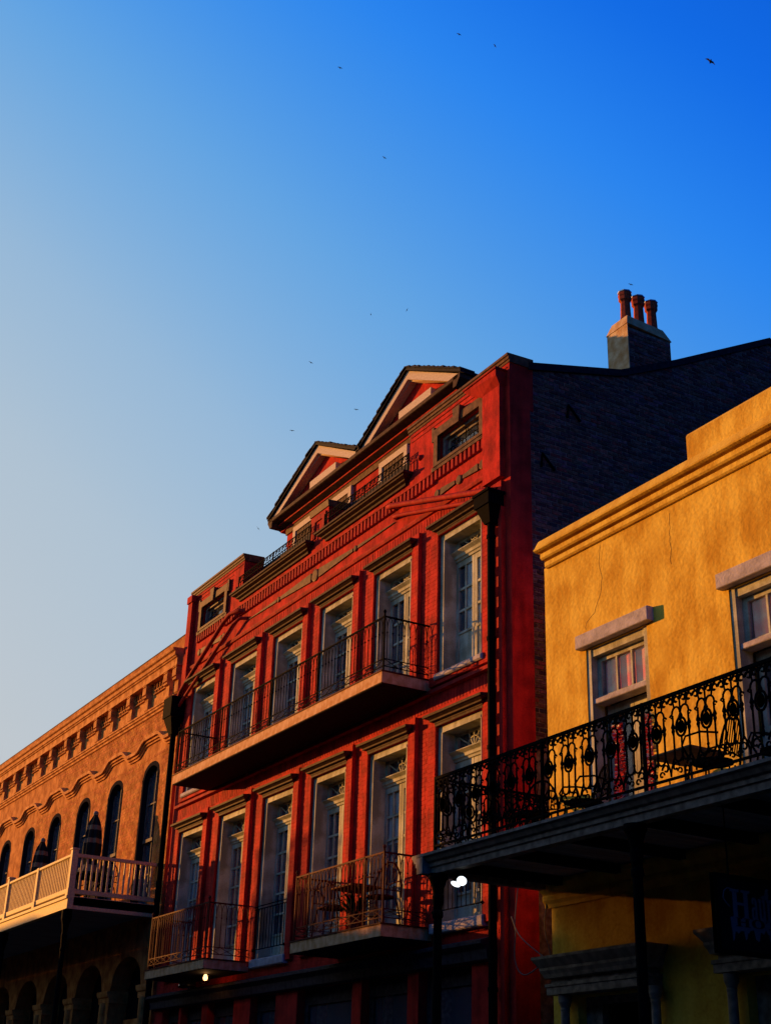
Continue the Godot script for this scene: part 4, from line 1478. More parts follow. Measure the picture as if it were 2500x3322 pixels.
func gallery(t: Node) -> void:
	var g := group(t, "gallery")
	var b := MB.new()
	b.box(YX0, 4.40, 0.002, YX1, 4.46, 1.72)
	part(g, "deck", b, M.ceiling)
	# ceiling boards
	var cb := MB.new()
	cb.cbox(YX0 + 0.02, -0.012, -0.055, YX1, 0.0, 0.055, 0.004)
	var cbm := cb.mesh()
	for k in 14:
		part(g, "ceiling_board", cbm, M.ceiling, Vector3(0, 4.397, 0.14 + k * 0.115))
	b = MB.new()
	b.run_x([Vector2(1.62, 4.27), Vector2(1.74, 4.27), Vector2(1.745, 4.34), Vector2(1.765, 4.345), Vector2(1.77, 4.39), Vector2(1.80, 4.40), Vector2(1.83, 4.44), Vector2(1.86, 4.455), Vector2(1.86, 4.485), Vector2(1.62, 4.49)], YX0 - 0.05, YX1)
	b.run_z([Vector2(YX0 + 0.08, 4.27), Vector2(YX0 - 0.04, 4.27), Vector2(YX0 - 0.045, 4.34), Vector2(YX0 - 0.065, 4.345), Vector2(YX0 - 0.07, 4.39), Vector2(YX0 - 0.10, 4.40), Vector2(YX0 - 0.13, 4.44), Vector2(YX0 - 0.15, 4.455), Vector2(YX0 - 0.15, 4.485), Vector2(YX0 + 0.08, 4.49)], 0.14, 1.855)
	part(g, "fascia", b, M.greywhite)
	for k in 8:
		b = MB.new()
		b.cbox(-0.05, 4.285, 0.13, 0.05, 4.384, 1.62, 0.01)
		part(g, "joist", b, M.dark_sash, Vector3(-12.95 + k * 1.05, 0, 0))
	for x in [-13.16, -9.76, -6.36]:
		b = MB.new()
		b.lathe([Vector2(0.085, 0.0), Vector2(0.085, 0.12), Vector2(0.06, 0.16), Vector2(0.055, 0.9), Vector2(0.065, 0.95), Vector2(0.052, 1.0), Vector2(0.048, 3.78), Vector2(0.062, 3.81), Vector2(0.062, 3.85), Vector2(0.05, 3.88), Vector2(0.062, 3.98), Vector2(0.066, 4.02), Vector2(0.055, 4.05), Vector2(0.07, 4.12), Vector2(0.095, 4.19), Vector2(0.11, 4.22), Vector2(0.11, 4.27)], Vector3(x, 0, 1.68), 14)
		part(g, "column", b, M.iron)
	# railing
	var z := 1.66
	var y := 4.60
	var h := 0.78
	var p := 0.335
	var um := iron_unit(p, h)
	var cnt := int((YX1 - YX0 - 0.06) / p)
	for k in cnt:
		part(g, "railing_panel", um, M.iron, Vector3(YX0 + 0.03 + p * (k + 0.5), y, z))
	var pe := 1.56 / 5.0
	var ue := iron_unit(pe, h)
	for k in 5:
		var o := part(g, "railing_panel", ue, M.iron, Vector3(YX0 + 0.03, y, z - pe * (k + 0.5)))
		o.rotation.y = PI / 2
	b = MB.new()
	b.tube([Vector3(YX1, y + h, z), Vector3(YX0 + 0.03, y + h, z), Vector3(YX0 + 0.03, y + h, 0.02)], 0.022, 4)
	part(g, "top_rail", b, M.iron)
	b = MB.new()
	b.tube([Vector3(YX1, y, z), Vector3(YX0 + 0.03, y, z), Vector3(YX0 + 0.03, y, 0.02)], 0.016, 4)
	part(g, "bottom_rail", b, M.iron)
	for k in 34:
		b = MB.new()
		b.tube([Vector3(0, 4.47, z), Vector3(0, y, z)], 0.008, 4)
		part(g, "rail_foot", b, M.iron, Vector3(YX0 + 0.2 + k * 0.255, 0, 0))
	for x in [YX0 + 0.03, -11.2, -9.6, -7.9]:
		b = MB.new()
		b.tube([Vector3(x, 4.47, z), Vector3(x, y + h + 0.02, z)], 0.02, 4)
		part(g, "rail_post", b, M.iron)

# ---------------------------------------------------------------- orange building
const OX0 := -48.0
const OX1 := -26.0

func arch_y(dx: float, half: float, spring: float, rise: float) -> float:
	return spring + rise * sqrt(maxf(0.0, 1.0 - pow(dx / half, 2.0)))

func arch_fill(b: MB, cx: float, half: float, spring: float, rise: float, top: float, zf: float, zb: float) -> void:
	var n := 14
	for k in n:
		var a := -half + 2.0 * half * k / n
		var e := -half + 2.0 * half * (k + 1) / n
		var ya := arch_y(a, half, spring, rise)
		var ye := arch_y(e, half, spring, rise)
		for z in [zf, zb]:
			b.quad_o(Vector3(cx + a, ya, z), Vector3(cx + e, ye, z), Vector3(cx + e, top, z), Vector3(cx + a, top, z), Vector3(0, 0, 1.0 if z == zf else -1.0))
		b.quad_o(Vector3(cx + a, ya, zf), Vector3(cx + e, ye, zf), Vector3(cx + e, ye, zb), Vector3(cx + a, ya, zb), Vector3(0, -1, 0))

func orange_building() -> void:
	var t := thing("orange_building", "orange brick building with arched windows and a bracketed cornice", "building")
	var holes := []
	var wins := []
	for k in 9:
		var cx := -27.3 - 2.18 * k
		wins.append(cx)
		holes.append([cx - 0.5, 5.6, cx + 0.5, 8.72])
	var doors := []
	for k in 9:
		var cx := -27.58 - 2.26 * k
		doors.append(cx)
		holes.append([cx - 0.88, 0.0, cx + 0.88, 4.75])
	var b := MB.new()
	b.wall(OX0, 0, OX1, 9.86, holes, 0.0, -0.4)
	for cx in wins:
		arch_fill(b, cx, 0.5, 8.38, 0.32, 8.72, 0.0, -0.4)
	for cx in doors:
		arch_fill(b, cx, 0.88, 4.12, 0.60, 4.75, 0.0, -0.4)
	var wall := part(t, "front_wall", b, M.orange)
	b = MB.new()
	b.box(OX1 - 0.35, 0, -9.0, OX1, 11.0, -0.4)
	b.box(OX0, 0, -9.0, OX0 + 0.3, 11.0, -0.4)
	b.box(OX0, 0, -9.3, OX1, 11.0, -9.0)
	b.box(OX0 + 0.3, 10.6, -9.0, OX1 - 0.35, 10.8, -0.4)
	b.box(OX0 + 0.3, 5.3, -9.0, OX1 - 0.35, 5.5, -0.4)
	part(t, "rear_walls", b, M.orange)
	var pal := []
	for k in 9:
		var q := rng.randf_range(0.78, 1.1)
		pal.append(Color(q, q * rng.randf_range(0.85, 1.08), q * rng.randf_range(0.8, 1.1)))
	var bh := []
	for h in holes:
		bh.append([h[0] - 0.02, h[1], h[2] + 0.02, h[3] + 0.03])
	bricks(wall, -36.0, OX1, 5.64, 8.86, bh, Vector3.ZERO, Vector3(1, 0, 0), Vector3(0, 0, 1), M.orange_brick, pal, 0.178, 0.053, 0.011, 0.004, 0.0015, 260)
	bricks(wall, -34.0, OX1, 9.3, 9.84, [], Vector3.ZERO, Vector3(1, 0, 0), Vector3(0, 0, 1), M.orange_brick, pal, 0.178, 0.053, 0.011, 0.004, 0.0015, 0)
	# frieze, brackets, vents, cornice
	b = MB.new()
	b.box(OX0, 9.86, -0.4, OX1, 10.80, 0.0)
	part(t, "frieze", b, M.orange_trim)
	b = MB.new()
	b.run_x([Vector2(0, 9.75), Vector2(0.035, 9.765), Vector2(0.035, 9.81), Vector2(0.07, 9.825), Vector2(0.07, 9.865), Vector2(0.095, 9.875), Vector2(0.095, 9.91), Vector2(0, 9.94)], OX0, OX1 - 0.2)
	part(t, "string_course", b, M.orange_trim)
	b = MB.new()
	b.run_x([Vector2(-0.4, 10.490), Vector2(0.175, 10.490), Vector2(0.175, 10.650), Vector2(0.205, 10.665), Vector2(0.205, 10.690), Vector2(0.235, 10.705), Vector2(0.235, 10.785), Vector2(0.275, 10.805), Vector2(0.285, 10.830), Vector2(0.285, 10.860), Vector2(-0.4, 10.910)], OX0, OX1 + 0.03)
	part(t, "cornice", b, M.orange_trim)
	b = MB.new()
	b.box(OX0, 10.86, -0.4, OX1 + 0.1, 11.27, -0.06)
	part(t, "parapet", b, M.orange)
	b = MB.new()
	b.box(OX0, 11.27, -0.42, OX1 + 0.11, 11.29, -0.05)
	part(t, "parapet_flashing", b, M.slate)
	var br := MB.new()
	br.prism(PackedVector2Array([Vector2(0, 10.500), Vector2(0.165, 10.500), Vector2(0.165, 10.465), Vector2(0.145, 10.460), Vector2(0.16, 10.430), Vector2(0.16, 10.280), Vector2(0.125, 10.270), Vector2(0.15, 10.245), Vector2(0.145, 10.205), Vector2(0.085, 10.190), Vector2(0.085, 9.950), Vector2(0.05, 9.920), Vector2(0, 9.890)]), Vector3(-0.10, 0, 0), Vector3(0, 0, 1), Vector3(0, 1, 0), Vector3(0.20, 0, 0))
	var brm := br.mesh()
	var xs := [-26.12]
	var x := -26.62
	for k in 34:
		xs.append(x)
		x -= 1.23 if k % 2 == 0 else 1.01
	for k in xs.size():
		if xs[k] < OX0 + 0.3: break
		part(t, "cornice_bracket", brm, M.orange_trim, Vector3(xs[k], 0, 0))
		if k > 0:
			var x1: float = xs[k] - 0.13
			var x0: float = xs[k + 1] + 0.14
			var w := minf(x1 - x0, 0.80)
			x0 = x1 - w
			var g := group(t, "attic_vent")
			b = MB.new()
			b.box(x0, 10.30, 0.0, x1, 10.63, 0.006)
			part(g, "opening", b, M.dark_room)
			b = MB.new()
			var n := int(w / 0.145)
			for i in n + 1:
				var bx := x0 + w * i / n
				b.box(bx - 0.012, 10.33, 0.012, bx + 0.012, 10.60, 0.045)
				if i < n:
					var arc := []
					for q in 6:
						var a := PI * q / 5.0
						arc.append(Vector3(bx + w / n * 0.5 + cos(a) * w / n * 0.5, 10.56 + sin(a) * 0.05, 0.03))
					b.tube(arc, 0.011, 4)
					var ring := []
					for q in 8:
						var a := TAU * q / 8.0
						ring.append(Vector3(bx + w / n * 0.5 + cos(a) * 0.03, 10.285 + sin(a) * 0.03, 0.03))
					b.tube(ring, 0.010, 4, true)
			b.box(x0 - 0.012, 10.315, 0.012, x1 + 0.012, 10.335, 0.045)
			b.box(x0 - 0.012, 10.235, 0.012, x1 + 0.012, 10.25, 0.045)
			part(g, "grille", b, M.orange_trim)
	# wavy hood mould
	for q in [[0.0, 0.085, 0.12], [0.088, 0.14, 0.07], [0.143, 0.19, 0.035]]:
		b = MB.new()
		var pts := []
		var px := OX1 - 0.22
		while px > OX0:
			pts.append(px)
			px -= 0.07
		for k in pts.size() - 1:
			var ya: float = wave(pts[k], wins) - q[0]
			var ye: float = wave(pts[k + 1], wins) - q[0]
			var dh: float = q[1] - q[0]
			b.hexa([Vector3(pts[k + 1], ye - dh, 0), Vector3(pts[k], ya - dh, 0), Vector3(pts[k], ya, 0), Vector3(pts[k + 1], ye, 0),
				Vector3(pts[k + 1], ye - dh, q[2]), Vector3(pts[k], ya - dh, q[2]), Vector3(pts[k], ya - 0.012, q[2]), Vector3(pts[k + 1], ye - 0.012, q[2])])
		part(t, "wavy_hood_mould", b, M.orange_trim)
	# windows
	var proto := arched_window()
	for cx in wins:
		var s: Node3D = proto.duplicate()
		t.add_child(s, true)
		s.position = Vector3(cx, 5.6, 0)
	for cx in doors:
		arched_door(t, cx)
	orange_gallery(t)

func wave(x: float, wins: Array) -> float:
	var y := 9.09
	for cx in wins:
		var d := absf(x - cx)
		if d < 0.86:
			y = maxf(y, 9.09 + 0.20 * smoothstep(0.86, 0.34, d))
	return y

func arched_window() -> Node3D:
	var w := Node3D.new()
	w.name = "arched_window"
	var z := 0.003
	var b := MB.new()
	b.box(-0.5, 0, z - 0.33, -0.43, 2.78, z)
	b.box(0.43, 0, z - 0.33, 0.5, 2.78, z)
	var n := 12
	for k in n:
		var a := -0.5 + k / float(n)
		var e := -0.5 + (k + 1) / float(n)
		var ya := arch_y(a, 0.5, 2.78, 0.32) - 0.001
		var ye := arch_y(e, 0.5, 2.78, 0.32) - 0.001
		b.hexa([Vector3(a * 0.86, ya - 0.09, z - 0.33), Vector3(e * 0.86, ye - 0.09, z - 0.33), Vector3(e, ye, z - 0.33), Vector3(a, ya, z - 0.33),
			Vector3(a * 0.86, ya - 0.09, z), Vector3(e * 0.86, ye - 0.09, z), Vector3(e, ye, z), Vector3(a, ya, z)])
	part(w, "frame", b, M.dark_sash)
	b = MB.new()
	for q in [[1.42, 3.02, z - 0.12], [0.0, 1.47, z - 0.15]]:
		b.box(-0.43, q[0], q[2] - 0.04, -0.37, q[1], q[2])
		b.box(0.37, q[0], q[2] - 0.04, 0.43, q[1], q[2])
		b.box(-0.37, q[0], q[2] - 0.04, 0.37, q[0] + 0.06, q[2])
		b.box(-0.014, q[0] + 0.06, q[2] - 0.035, 0.014, q[1] - 0.02, q[2] - 0.005)
		b.box(-0.37, (q[0] + q[1]) * 0.5, q[2] - 0.034, 0.37, (q[0] + q[1]) * 0.5 + 0.028, q[2] - 0.006)
	b.box(-0.43, 1.42, z - 0.14, 0.43, 1.49, z - 0.11)
	part(w, "sash", b, M.sash_grey)
	for q in [[0.06, 0.72, z - 0.18], [0.76, 1.42, z - 0.18], [1.49, 2.2, z - 0.15], [2.24, 3.0, z - 0.15]]:
		for s in [-0.37, 0.014]:
			b = MB.new()
			b.box(s, q[0], q[2] - 0.004, s + 0.356, q[1], q[2])
			part(w, "pane", b, M.glass)
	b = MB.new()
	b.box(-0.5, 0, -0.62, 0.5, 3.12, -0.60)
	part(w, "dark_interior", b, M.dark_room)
	return w

func arched_door(t: Node, cx: float) -> void:
	var g := group(t, "arcade_door", Vector3(cx, 0, 0))
	var z := -0.26
	var b := MB.new()
	b.wall(-0.6, 0, 0.62, 3.55, [[-0.5, 0.0, 0.0, 3.3], [0.06, 0.0, 0.54, 3.3]], z, z - 0.06)
	for s in [[-0.25, 0.25], [0.30, 0.24]]:
		arch_fill(b, s[0], s[1], 3.08, 0.2, 3.3, z, z - 0.06)
	part(g, "door_frame", b, M.orange)
	b = MB.new()
	b.box(-0.88, 0, -0.42, 0.88, 4.75, -0.41)
	part(g, "dark_interior", b, M.dark_room)
	b = MB.new()
	b.run_x([Vector2(-0.4, 3.88), Vector2(0.015, 3.88), Vector2(0.02, 3.98), Vector2(0.05, 4.0), Vector2(0.07, 4.06), Vector2(0.07, 4.11), Vector2(-0.4, 4.12)], 0.80, 1.42)
	part(g, "impost", b, M.orange_trim)
	b = MB.new()
	b.lathe([Vector2(0.11, 0.0), Vector2(0.10, 3.2), Vector2(0.14, 3.25), Vector2(0.14, 3.3), Vector2(0.09, 3.35), Vector2(0.09, 3.88)], Vector3(1.11, 0, 0.0), 10)
	part(g, "half_column", b, M.orange_trim)

func orange_gallery(t: Node) -> void:
	var g := group(t, "gallery")
	var x1 := -26.4
	var d := 1.78
	var b := MB.new()
	b.box(OX0, 5.44, 0.002, x1, 5.60, d - 0.03)
	part(g, "deck", b, M.ceiling)
	b = MB.new()
	b.run_x([Vector2(d - 0.12, 5.37), Vector2(d, 5.37), Vector2(d, 5.55), Vector2(d + 0.03, 5.56), Vector2(d + 0.03, 5.615), Vector2(d - 0.12, 5.62)], OX0, x1 + 0.03)
	b.box(x1 - 0.05, 5.37, 0.003, x1 + 0.0, 5.612, d - 0.12)
	part(g, "fascia", b, M.cream_rail)
	var bl := MB.new()
	bl.box(-0.016, 0.17, -0.016, 0.016, 0.80, 0.016)
	var bm := bl.mesh()
	var posts := [x1 - 0.06]
	for k in 9:
		posts.append(x1 - 0.08 - 2.16 * (k + 1))
	for k in posts.size():
		b = MB.new()
		var px: float = posts[k]
		b.cbox(px - 0.06, 5.6, d - 0.12, px + 0.06, 6.50 if k % 2 == 0 else 6.44, d + 0.0, 0.008)
		if k % 2 == 0:
			b.box(px - 0.075, 6.50, d - 0.135, px + 0.075, 6.53, d + 0.015)
		b.box(px - 0.075, 5.6, d - 0.135, px + 0.075, 5.75, d + 0.012)
		part(g, "newel_post", b, M.cream_rail)
		if k + 1 < posts.size():
			var a: float = posts[k + 1] + 0.06
			var e := px - 0.06
			b = MB.new()
			b.cbox(a, 6.37, d - 0.10, e, 6.43, d - 0.01, 0.012)
			part(g, "hand_rail", b, M.cream_rail)
			b = MB.new()
			b.cbox(a, 5.67, d - 0.10, e, 5.77, d - 0.015, 0.01)
			part(g, "bottom_rail", b, M.cream_rail)
			var cnt := int((e - a) / 0.105)
			for i in cnt:
				part(g, "baluster", bm, M.cream_rail, Vector3(a + (e - a) * (i + 0.5) / cnt, 5.59, d - 0.055))
	# end towards the red house
	b = MB.new()
	b.box(x1 - 0.10, 6.37, 0.01, x1 - 0.02, 6.43, d - 0.12)
	part(g, "hand_rail", b, M.cream_rail)
	b = MB.new()
	b.box(x1 - 0.095, 5.67, 0.01, x1 - 0.025, 5.75, d - 0.12)
	part(g, "bottom_rail", b, M.cream_rail)
	for i in 14:
		part(g, "baluster", bm, M.cream_rail, Vector3(x1 - 0.06, 5.59, 0.10 + i * 0.112))
	for k in 5:
		var px := -26.62 - k * 4.32
		b = MB.new()
		b.lathe([Vector2(0.08, 0), Vector2(0.08, 0.2), Vector2(0.05, 0.25), Vector2(0.045, 4.6), Vector2(0.06, 4.63), Vector2(0.045, 4.68), Vector2(0.06, 4.9), Vector2(0.05, 4.95), Vector2(0.07, 5.1), Vector2(0.10, 5.2), Vector2(0.1, 5.37)], Vector3(px, 0, d - 0.1), 10)
		part(g, "column", b, M.iron)
		b = MB.new()
		b.prism(PackedVector2Array([Vector2(0.1, 5.37), Vector2(0.1, 5.15), Vector2(0.0, 4.95), Vector2(-0.02, 5.37)]), Vector3(px - 0.02, 0, d - 0.12), Vector3(0, 0, 1), Vector3(0, 1, 0), Vector3(0.05, 0, 0))
		part(g, "column_bracket", b, M.cream_rail)

# ---------------------------------------------------------------- movable and small things
func parasol(at: Vector3, h: float, r: float, label: String) -> void:
	var t := thing("closed_parasol", label, "umbrella", at, 0.0, "closed striped parasols on the orange building's gallery")
	var b := MB.new()
	b.tube([Vector3(0, 0, 0), Vector3(0, h - 0.15, 0)], 0.02, 8)
	b.lathe([Vector2(0.2, 0.0), Vector2(0.2, 0.05), Vector2(0.05, 0.09), Vector2(0.03, 0.25)], Vector3.ZERO, 12)
	part(t, "pole", b, M.iron)
	b = MB.new()
	var prof := [[0.75, 1.15], [0.80, 1.2], [0.88, 1.0], [0.95, 0.82], [1.05, 0.92], [1.2, 1.0], [1.32, 1.0], [1.4, 0.98], [1.5, 0.94], [1.58, 0.9], [1.68, 0.82], [1.78, 0.72], [1.86, 0.6], [1.93, 0.42], [1.98, 0.28], [2.02, 0.22]]
	var stripe := [0, 1, 1, 0, 0, 0, 0, 1, 0, 0, 1, 0, 0, 0, 0]
	var sides := 20
	for k in prof.size() - 1:
		b.col = Color(0.20, 0.17, 0.09) if stripe[k] == 1 else Color(0.012, 0.022, 0.016)
		for s in sides:
			var pp := []
			for q in [[k, s], [k, s + 1], [k + 1, s + 1], [k + 1, s]]:
				var a: float = TAU * q[1] / sides
				var f: float = prof[q[0]][1] * r * (1.0 + 0.16 * sin(a * 7.0 + prof[q[0]][0] * 1.5))
				pp.append(Vector3(cos(a) * f, prof[q[0]][0] * h / 2.06 + (0.03 * sin(a * 7.0) if q[0] == 0 else 0.0), sin(a) * f))
			b.quad_o(pp[0], pp[1], pp[2], pp[3], (pp[0] + pp[1]) * Vector3(1, 0, 1) * 0.5)
	part(t, "canopy", b, M.canvas)
	b = MB.new()
	b.lathe([Vector2(0.05, h - 0.06), Vector2(0.06, h - 0.03), Vector2(0.045, h + 0.02), Vector2(0.0, h + 0.04)], Vector3.ZERO, 10)
	part(t, "finial", b, M.greywhite)

func iron_chair(at: Vector3, turn: float, label: String, grp: String, m: Material) -> void:
	var t := thing("iron_chair", label, "chair", at, turn, grp)
	var b := MB.new()
	b.lathe([Vector2(0.2, 0.0), Vector2(0.205, 0.01), Vector2(0.2, 0.022), Vector2(0.0, 0.025)], Vector3(0, 0.43, 0), 16)
	part(t, "seat", b, m)
	for s in [-1.0, 1.0]:
		for q in [-1.0, 1.0]:
			b = MB.new()
			b.tube([Vector3(s * 0.16, 0.43, q * 0.15), Vector3(s * 0.2, 0.2, q * 0.19), Vector3(s * 0.21, 0.0, q * 0.21)], 0.011, 6)
			part(t, "leg", b, m)
		b = MB.new()
		b.tube([Vector3(s * 0.22, 0.66, -0.18), Vector3(s * 0.27, 0.68, -0.02), Vector3(s * 0.26, 0.66, 0.14), Vector3(s * 0.24, 0.58, 0.19), Vector3(s * 0.2, 0.45, 0.14)], 0.011, 6)
		part(t, "arm_rest", b, m)
	b = MB.new()
	var hoop := []
	for k in 15:
		var a := PI * k / 14.0
		hoop.append(Vector3(cos(a) * 0.23, 0.44 + sin(a) * 0.44, -0.17 - sin(a) * 0.09))
	b.tube(hoop, 0.013, 6)
	b.tube([Vector3(-0.225, 0.52, -0.185), Vector3(0.225, 0.52, -0.185)], 0.009, 5)
	part(t, "back_hoop", b, m)
	for k in 9:
		var x := -0.18 + k * 0.045
		var top := sqrt(maxf(0.0, 1.0 - pow(x / 0.23, 2.0))) * 0.44
		b = MB.new()
		b.tube([Vector3(x, 0.52, -0.185), Vector3(x, 0.44 + top, -0.17 - top / 0.44 * 0.09)], 0.006, 4)
		part(t, "back_bar", b, m)

func iron_table(at: Vector3, w: float, d: float, h: float, label: String, m: Material) -> void:
	var t := thing("iron_table", label, "table", at)
	var b := MB.new()
	b.cbox(-w * 0.5, h - 0.03, -d * 0.5, w * 0.5, h, d * 0.5, 0.008)
	part(t, "table_top", b, m)
	for s in [-1.0, 1.0]:
		for q in [-1.0, 1.0]:
			b = MB.new()
			b.tube([Vector3(s * w * 0.42, h - 0.03, q * d * 0.4), Vector3(s * w * 0.46, 0, q * d * 0.44)], 0.014, 6)
			part(t, "leg", b, m)
	b = MB.new()
	b.tube([Vector3(-w * 0.44, 0.25, -d * 0.42), Vector3(w * 0.44, 0.25, d * 0.42)], 0.009, 5)
	b.tube([Vector3(w * 0.44, 0.25, -d * 0.42), Vector3(-w * 0.44, 0.25, d * 0.42)], 0.009, 5)
	part(t, "stretcher", b, m)

func leaf_tuft(b: MB, at: Vector3, n: int, len: float, width: float, spread: float) -> void:
	for k in n:
		var a := rng.randf() * TAU
		var up := rng.randf_range(0.3, 1.0)
		var dir := Vector3(cos(a) * spread, up, sin(a) * spread).normalized()
		var side := dir.cross(Vector3(0, 1, 0)).normalized() * width
		var l := len * rng.randf_range(0.6, 1.0)
		var mid := at + dir * l * 0.55
		var tip := at + dir * l + Vector3(0, -l * 0.18, 0)
		var g := rng.randf_range(0.6, 1.2)
		b.col = Color(0.035 * g, 0.07 * g, 0.022 * g)
		b.tri(at, mid + side, mid - side)
		b.tri(mid + side, tip, mid - side)

func flood_lamp(at: Vector3, aim: Vector3, label: String) -> void:
	var t := thing("flood_lamp", label, "lamp", at, 0.0, "twin flood lamps under the gallery")
	var b := MB.new()
	b.lathe([Vector2(0.0, -0.11), Vector2(0.03, -0.10), Vector2(0.034, -0.05), Vector2(0.06, 0.0), Vector2(0.06, 0.012)], Vector3.ZERO, 14)
	var o := part(t, "housing", b, M.dark_sash)
	var q := Quaternion(Vector3(0, 1, 0), aim.normalized())
	o.quaternion = q
	b = MB.new()
	b.lathe([Vector2(0.056, 0.004), Vector2(0.04, 0.014), Vector2(0.0, 0.018)], Vector3.ZERO, 14)
	o = part(t, "lens", b, M.lamp_glass)
	o.quaternion = q
	b = MB.new()
	b.tube([aim.normalized() * -0.12, Vector3(0, 0.08, -0.02), Vector3(0, 4.384 - at.y, -0.02)], 0.012, 6)
	part(t, "stem", b, M.dark_sash)
	var l := SpotLight3D.new()
	l.name = "beam"
	l.light_color = Color(0.93, 0.97, 1.0)
	l.light_energy = 0.25
	l.spot_range = 12.0
	l.spot_attenuation = 2.0
	l.spot_angle = 40.0
	l.light_size = 0.07
	l.shadow_enabled = true
	t.add_child(l)
	l.position = aim.normalized() * 0.05
	l.basis = Basis.looking_at(aim.normalized(), Vector3(1, 0, 0))

func small_things() -> void:
	parasol(Vector3(-28.25, 5.6, 0.8), 2.06, 0.18, "closed dark green striped parasol nearest the red house")
	parasol(Vector3(-31.95, 5.6, 0.8), 2.06, 0.18, "closed dark green striped parasol farther along the orange gallery")
	iron_table(Vector3(-28.25, 5.6, 0.8), 0.01 + 0.75, 0.75, 0.72, "iron table around the nearer parasol pole on the orange gallery", M.iron)
	iron_chair(Vector3(-27.55, 5.6, 0.7), -1.4, "iron chair right of the nearer parasol on the orange gallery", "chairs on the orange gallery", M.iron)
	iron_chair(Vector3(-28.95, 5.6, 0.85), 1.7, "iron chair left of the nearer parasol on the orange gallery", "chairs on the orange gallery", M.iron)
	# yellow gallery
	var yg := "iron chairs on the yellow building's gallery"
	var y := 4.46
	iron_chair(Vector3(-12.35, y, 0.95), 0.5, "black iron chair at the far left end of the yellow gallery", yg, M.iron)
	iron_chair(Vector3(-11.55, y, 0.85), -0.3, "black iron chair left of the tinsel on the yellow gallery", yg, M.iron)
	iron_table(Vector3(-10.15, y, 0.62), 0.62, 0.5, 0.72, "square wooden table in the middle of the yellow gallery", M.plank)
	iron_chair(Vector3(-9.45, y, 0.95), -1.2, "black iron chair right of the table on the yellow gallery", yg, M.iron)
	iron_chair(Vector3(-8.75, y, 0.75), -0.2, "black iron chair before the second window on the yellow gallery", yg, M.iron)
	for q in [[-11.42, "red tinsel garland hung on the right jamb of the left gallery door"], [-11.95, "red tinsel garland hung across the left gallery door"]]:
		var b := MB.new()
		for k in 900:
			var a := rng.randf() * TAU
			var yy := rng.randf_range(4.7, 6.02)
			var c := Vector3(q[0] + sin(yy * 7.0) * 0.02, yy, 0.0)
			var e := c + Vector3(cos(a) * 0.09, rng.randf_range(-0.03, 0.03), sin(a) * 0.05)
			var s := Vector3(0, 0.006, 0.003)
			var g := rng.randf_range(0.6, 1.2)
			b.col = Color(0.42 * g, 0.012 * g, 0.02 * g) if rng.randf() > 0.1 else Color(0.6, 0.55, 0.5)
			b.tri(c, e + s, e - s)
		b.col = Color(0.3, 0.01, 0.02)
		b.tube([Vector3(q[0], 4.7, -0.006), Vector3(q[0], 6.02, -0.006)], 0.012, 5)
		var o := part(self, numbered("tinsel_garland"), b, M.foliage)
		tag(o, q[1], "garland", "red tinsel garlands at the gallery door")
	# red house, right second floor balcony
	iron_table(Vector3(-17.35, 4.121, 0.42), 0.62, 0.5, 0.66, "small iron table on the red house's right balcony", M.rust_iron)
	iron_chair(Vector3(-18.05, 4.121, 0.42), 1.5, "iron chair left of the table on the red house's balcony", "chairs on the red house's balcony", M.rust_iron)
	iron_chair(Vector3(-16.65, 4.121, 0.42), -1.5, "iron chair right of the table on the red house's balcony", "chairs on the red house's balcony", M.rust_iron)
	var pt := thing("potted_plant", "spiky potted plant on the red house's right balcony", "plant", Vector3(-17.0, 4.121, 0.6))
	var b := MB.new()
	b.lathe([Vector2(0.0, 0.0), Vector2(0.09, 0.0), Vector2(0.12, 0.2), Vector2(0.13, 0.2), Vector2(0.13, 0.23), Vector2(0.1, 0.23), Vector2(0.0, 0.19)], Vector3.ZERO, 14)
	part(pt, "pot", b, M.clay)
	b = MB.new()
	leaf_tuft(b, Vector3(0, 0.2, 0), 60, 0.55, 0.02, 0.7)
	part(pt, "leaves", b, M.foliage)
	# lamps
	flood_lamp(Vector3(-12.95, 4.15, 1.58), Vector3(0.15, -0.8, 0.45), "left flood lamp of the lit pair under the yellow gallery")
	flood_lamp(Vector3(-12.80, 4.16, 1.60), Vector3(0.62, -0.55, 0.55), "right flood lamp of the lit pair under the yellow gallery")
	var t := thing("bare_bulb_lamp", "glowing bare bulb lamp under the red house's left balcony", "lamp", Vector3(-22.45, 3.92, 0.45))
	b = MB.new()
	b.lathe([Vector2(0.0, -0.055), Vector2(0.03, -0.045), Vector2(0.042, -0.01), Vector2(0.03, 0.03), Vector2(0.016, 0.05)], Vector3.ZERO, 12)
	part(t, "bulb", b, M.bulb_glass)
	b = MB.new()
	b.lathe([Vector2(0.02, 0.05), Vector2(0.02, 0.075), Vector2(0.0, 0.075)], Vector3.ZERO, 8)
	b.tube([Vector3(0.0, -0.1, 0.1), Vector3(0.08, -0.12, 0.05), Vector3(0.1, -0.08, -0.03), Vector3(0.06, 0.0, -0.07), Vector3(0.0, 0.07, -0.03)], 0.008, 5)
	part(t, "socket", b, M.iron)
	var l := OmniLight3D.new()
	l.name = "glow"
	l.light_color = Color(1.0, 0.72, 0.45)
	l.light_energy = 0.02
	l.light_size = 0.04
	l.omni_range = 8.0
	l.omni_attenuation = 2.0
	l.shadow_enabled = true
	t.add_child(l)
	t = thing("dome_mirror", "glossy half dome on the ledge under the red house's left balcony", "mirror", Vector3(-24.0, 3.88, 0.12))
	b = MB.new()
	b.lathe([Vector2(0.17, 0.0), Vector2(0.165, 0.05), Vector2(0.13, 0.12), Vector2(0.07, 0.16), Vector2(0.0, 0.175)], Vector3.ZERO, 18)
	part(t, "dome", b, M.steel)
	b = MB.new()
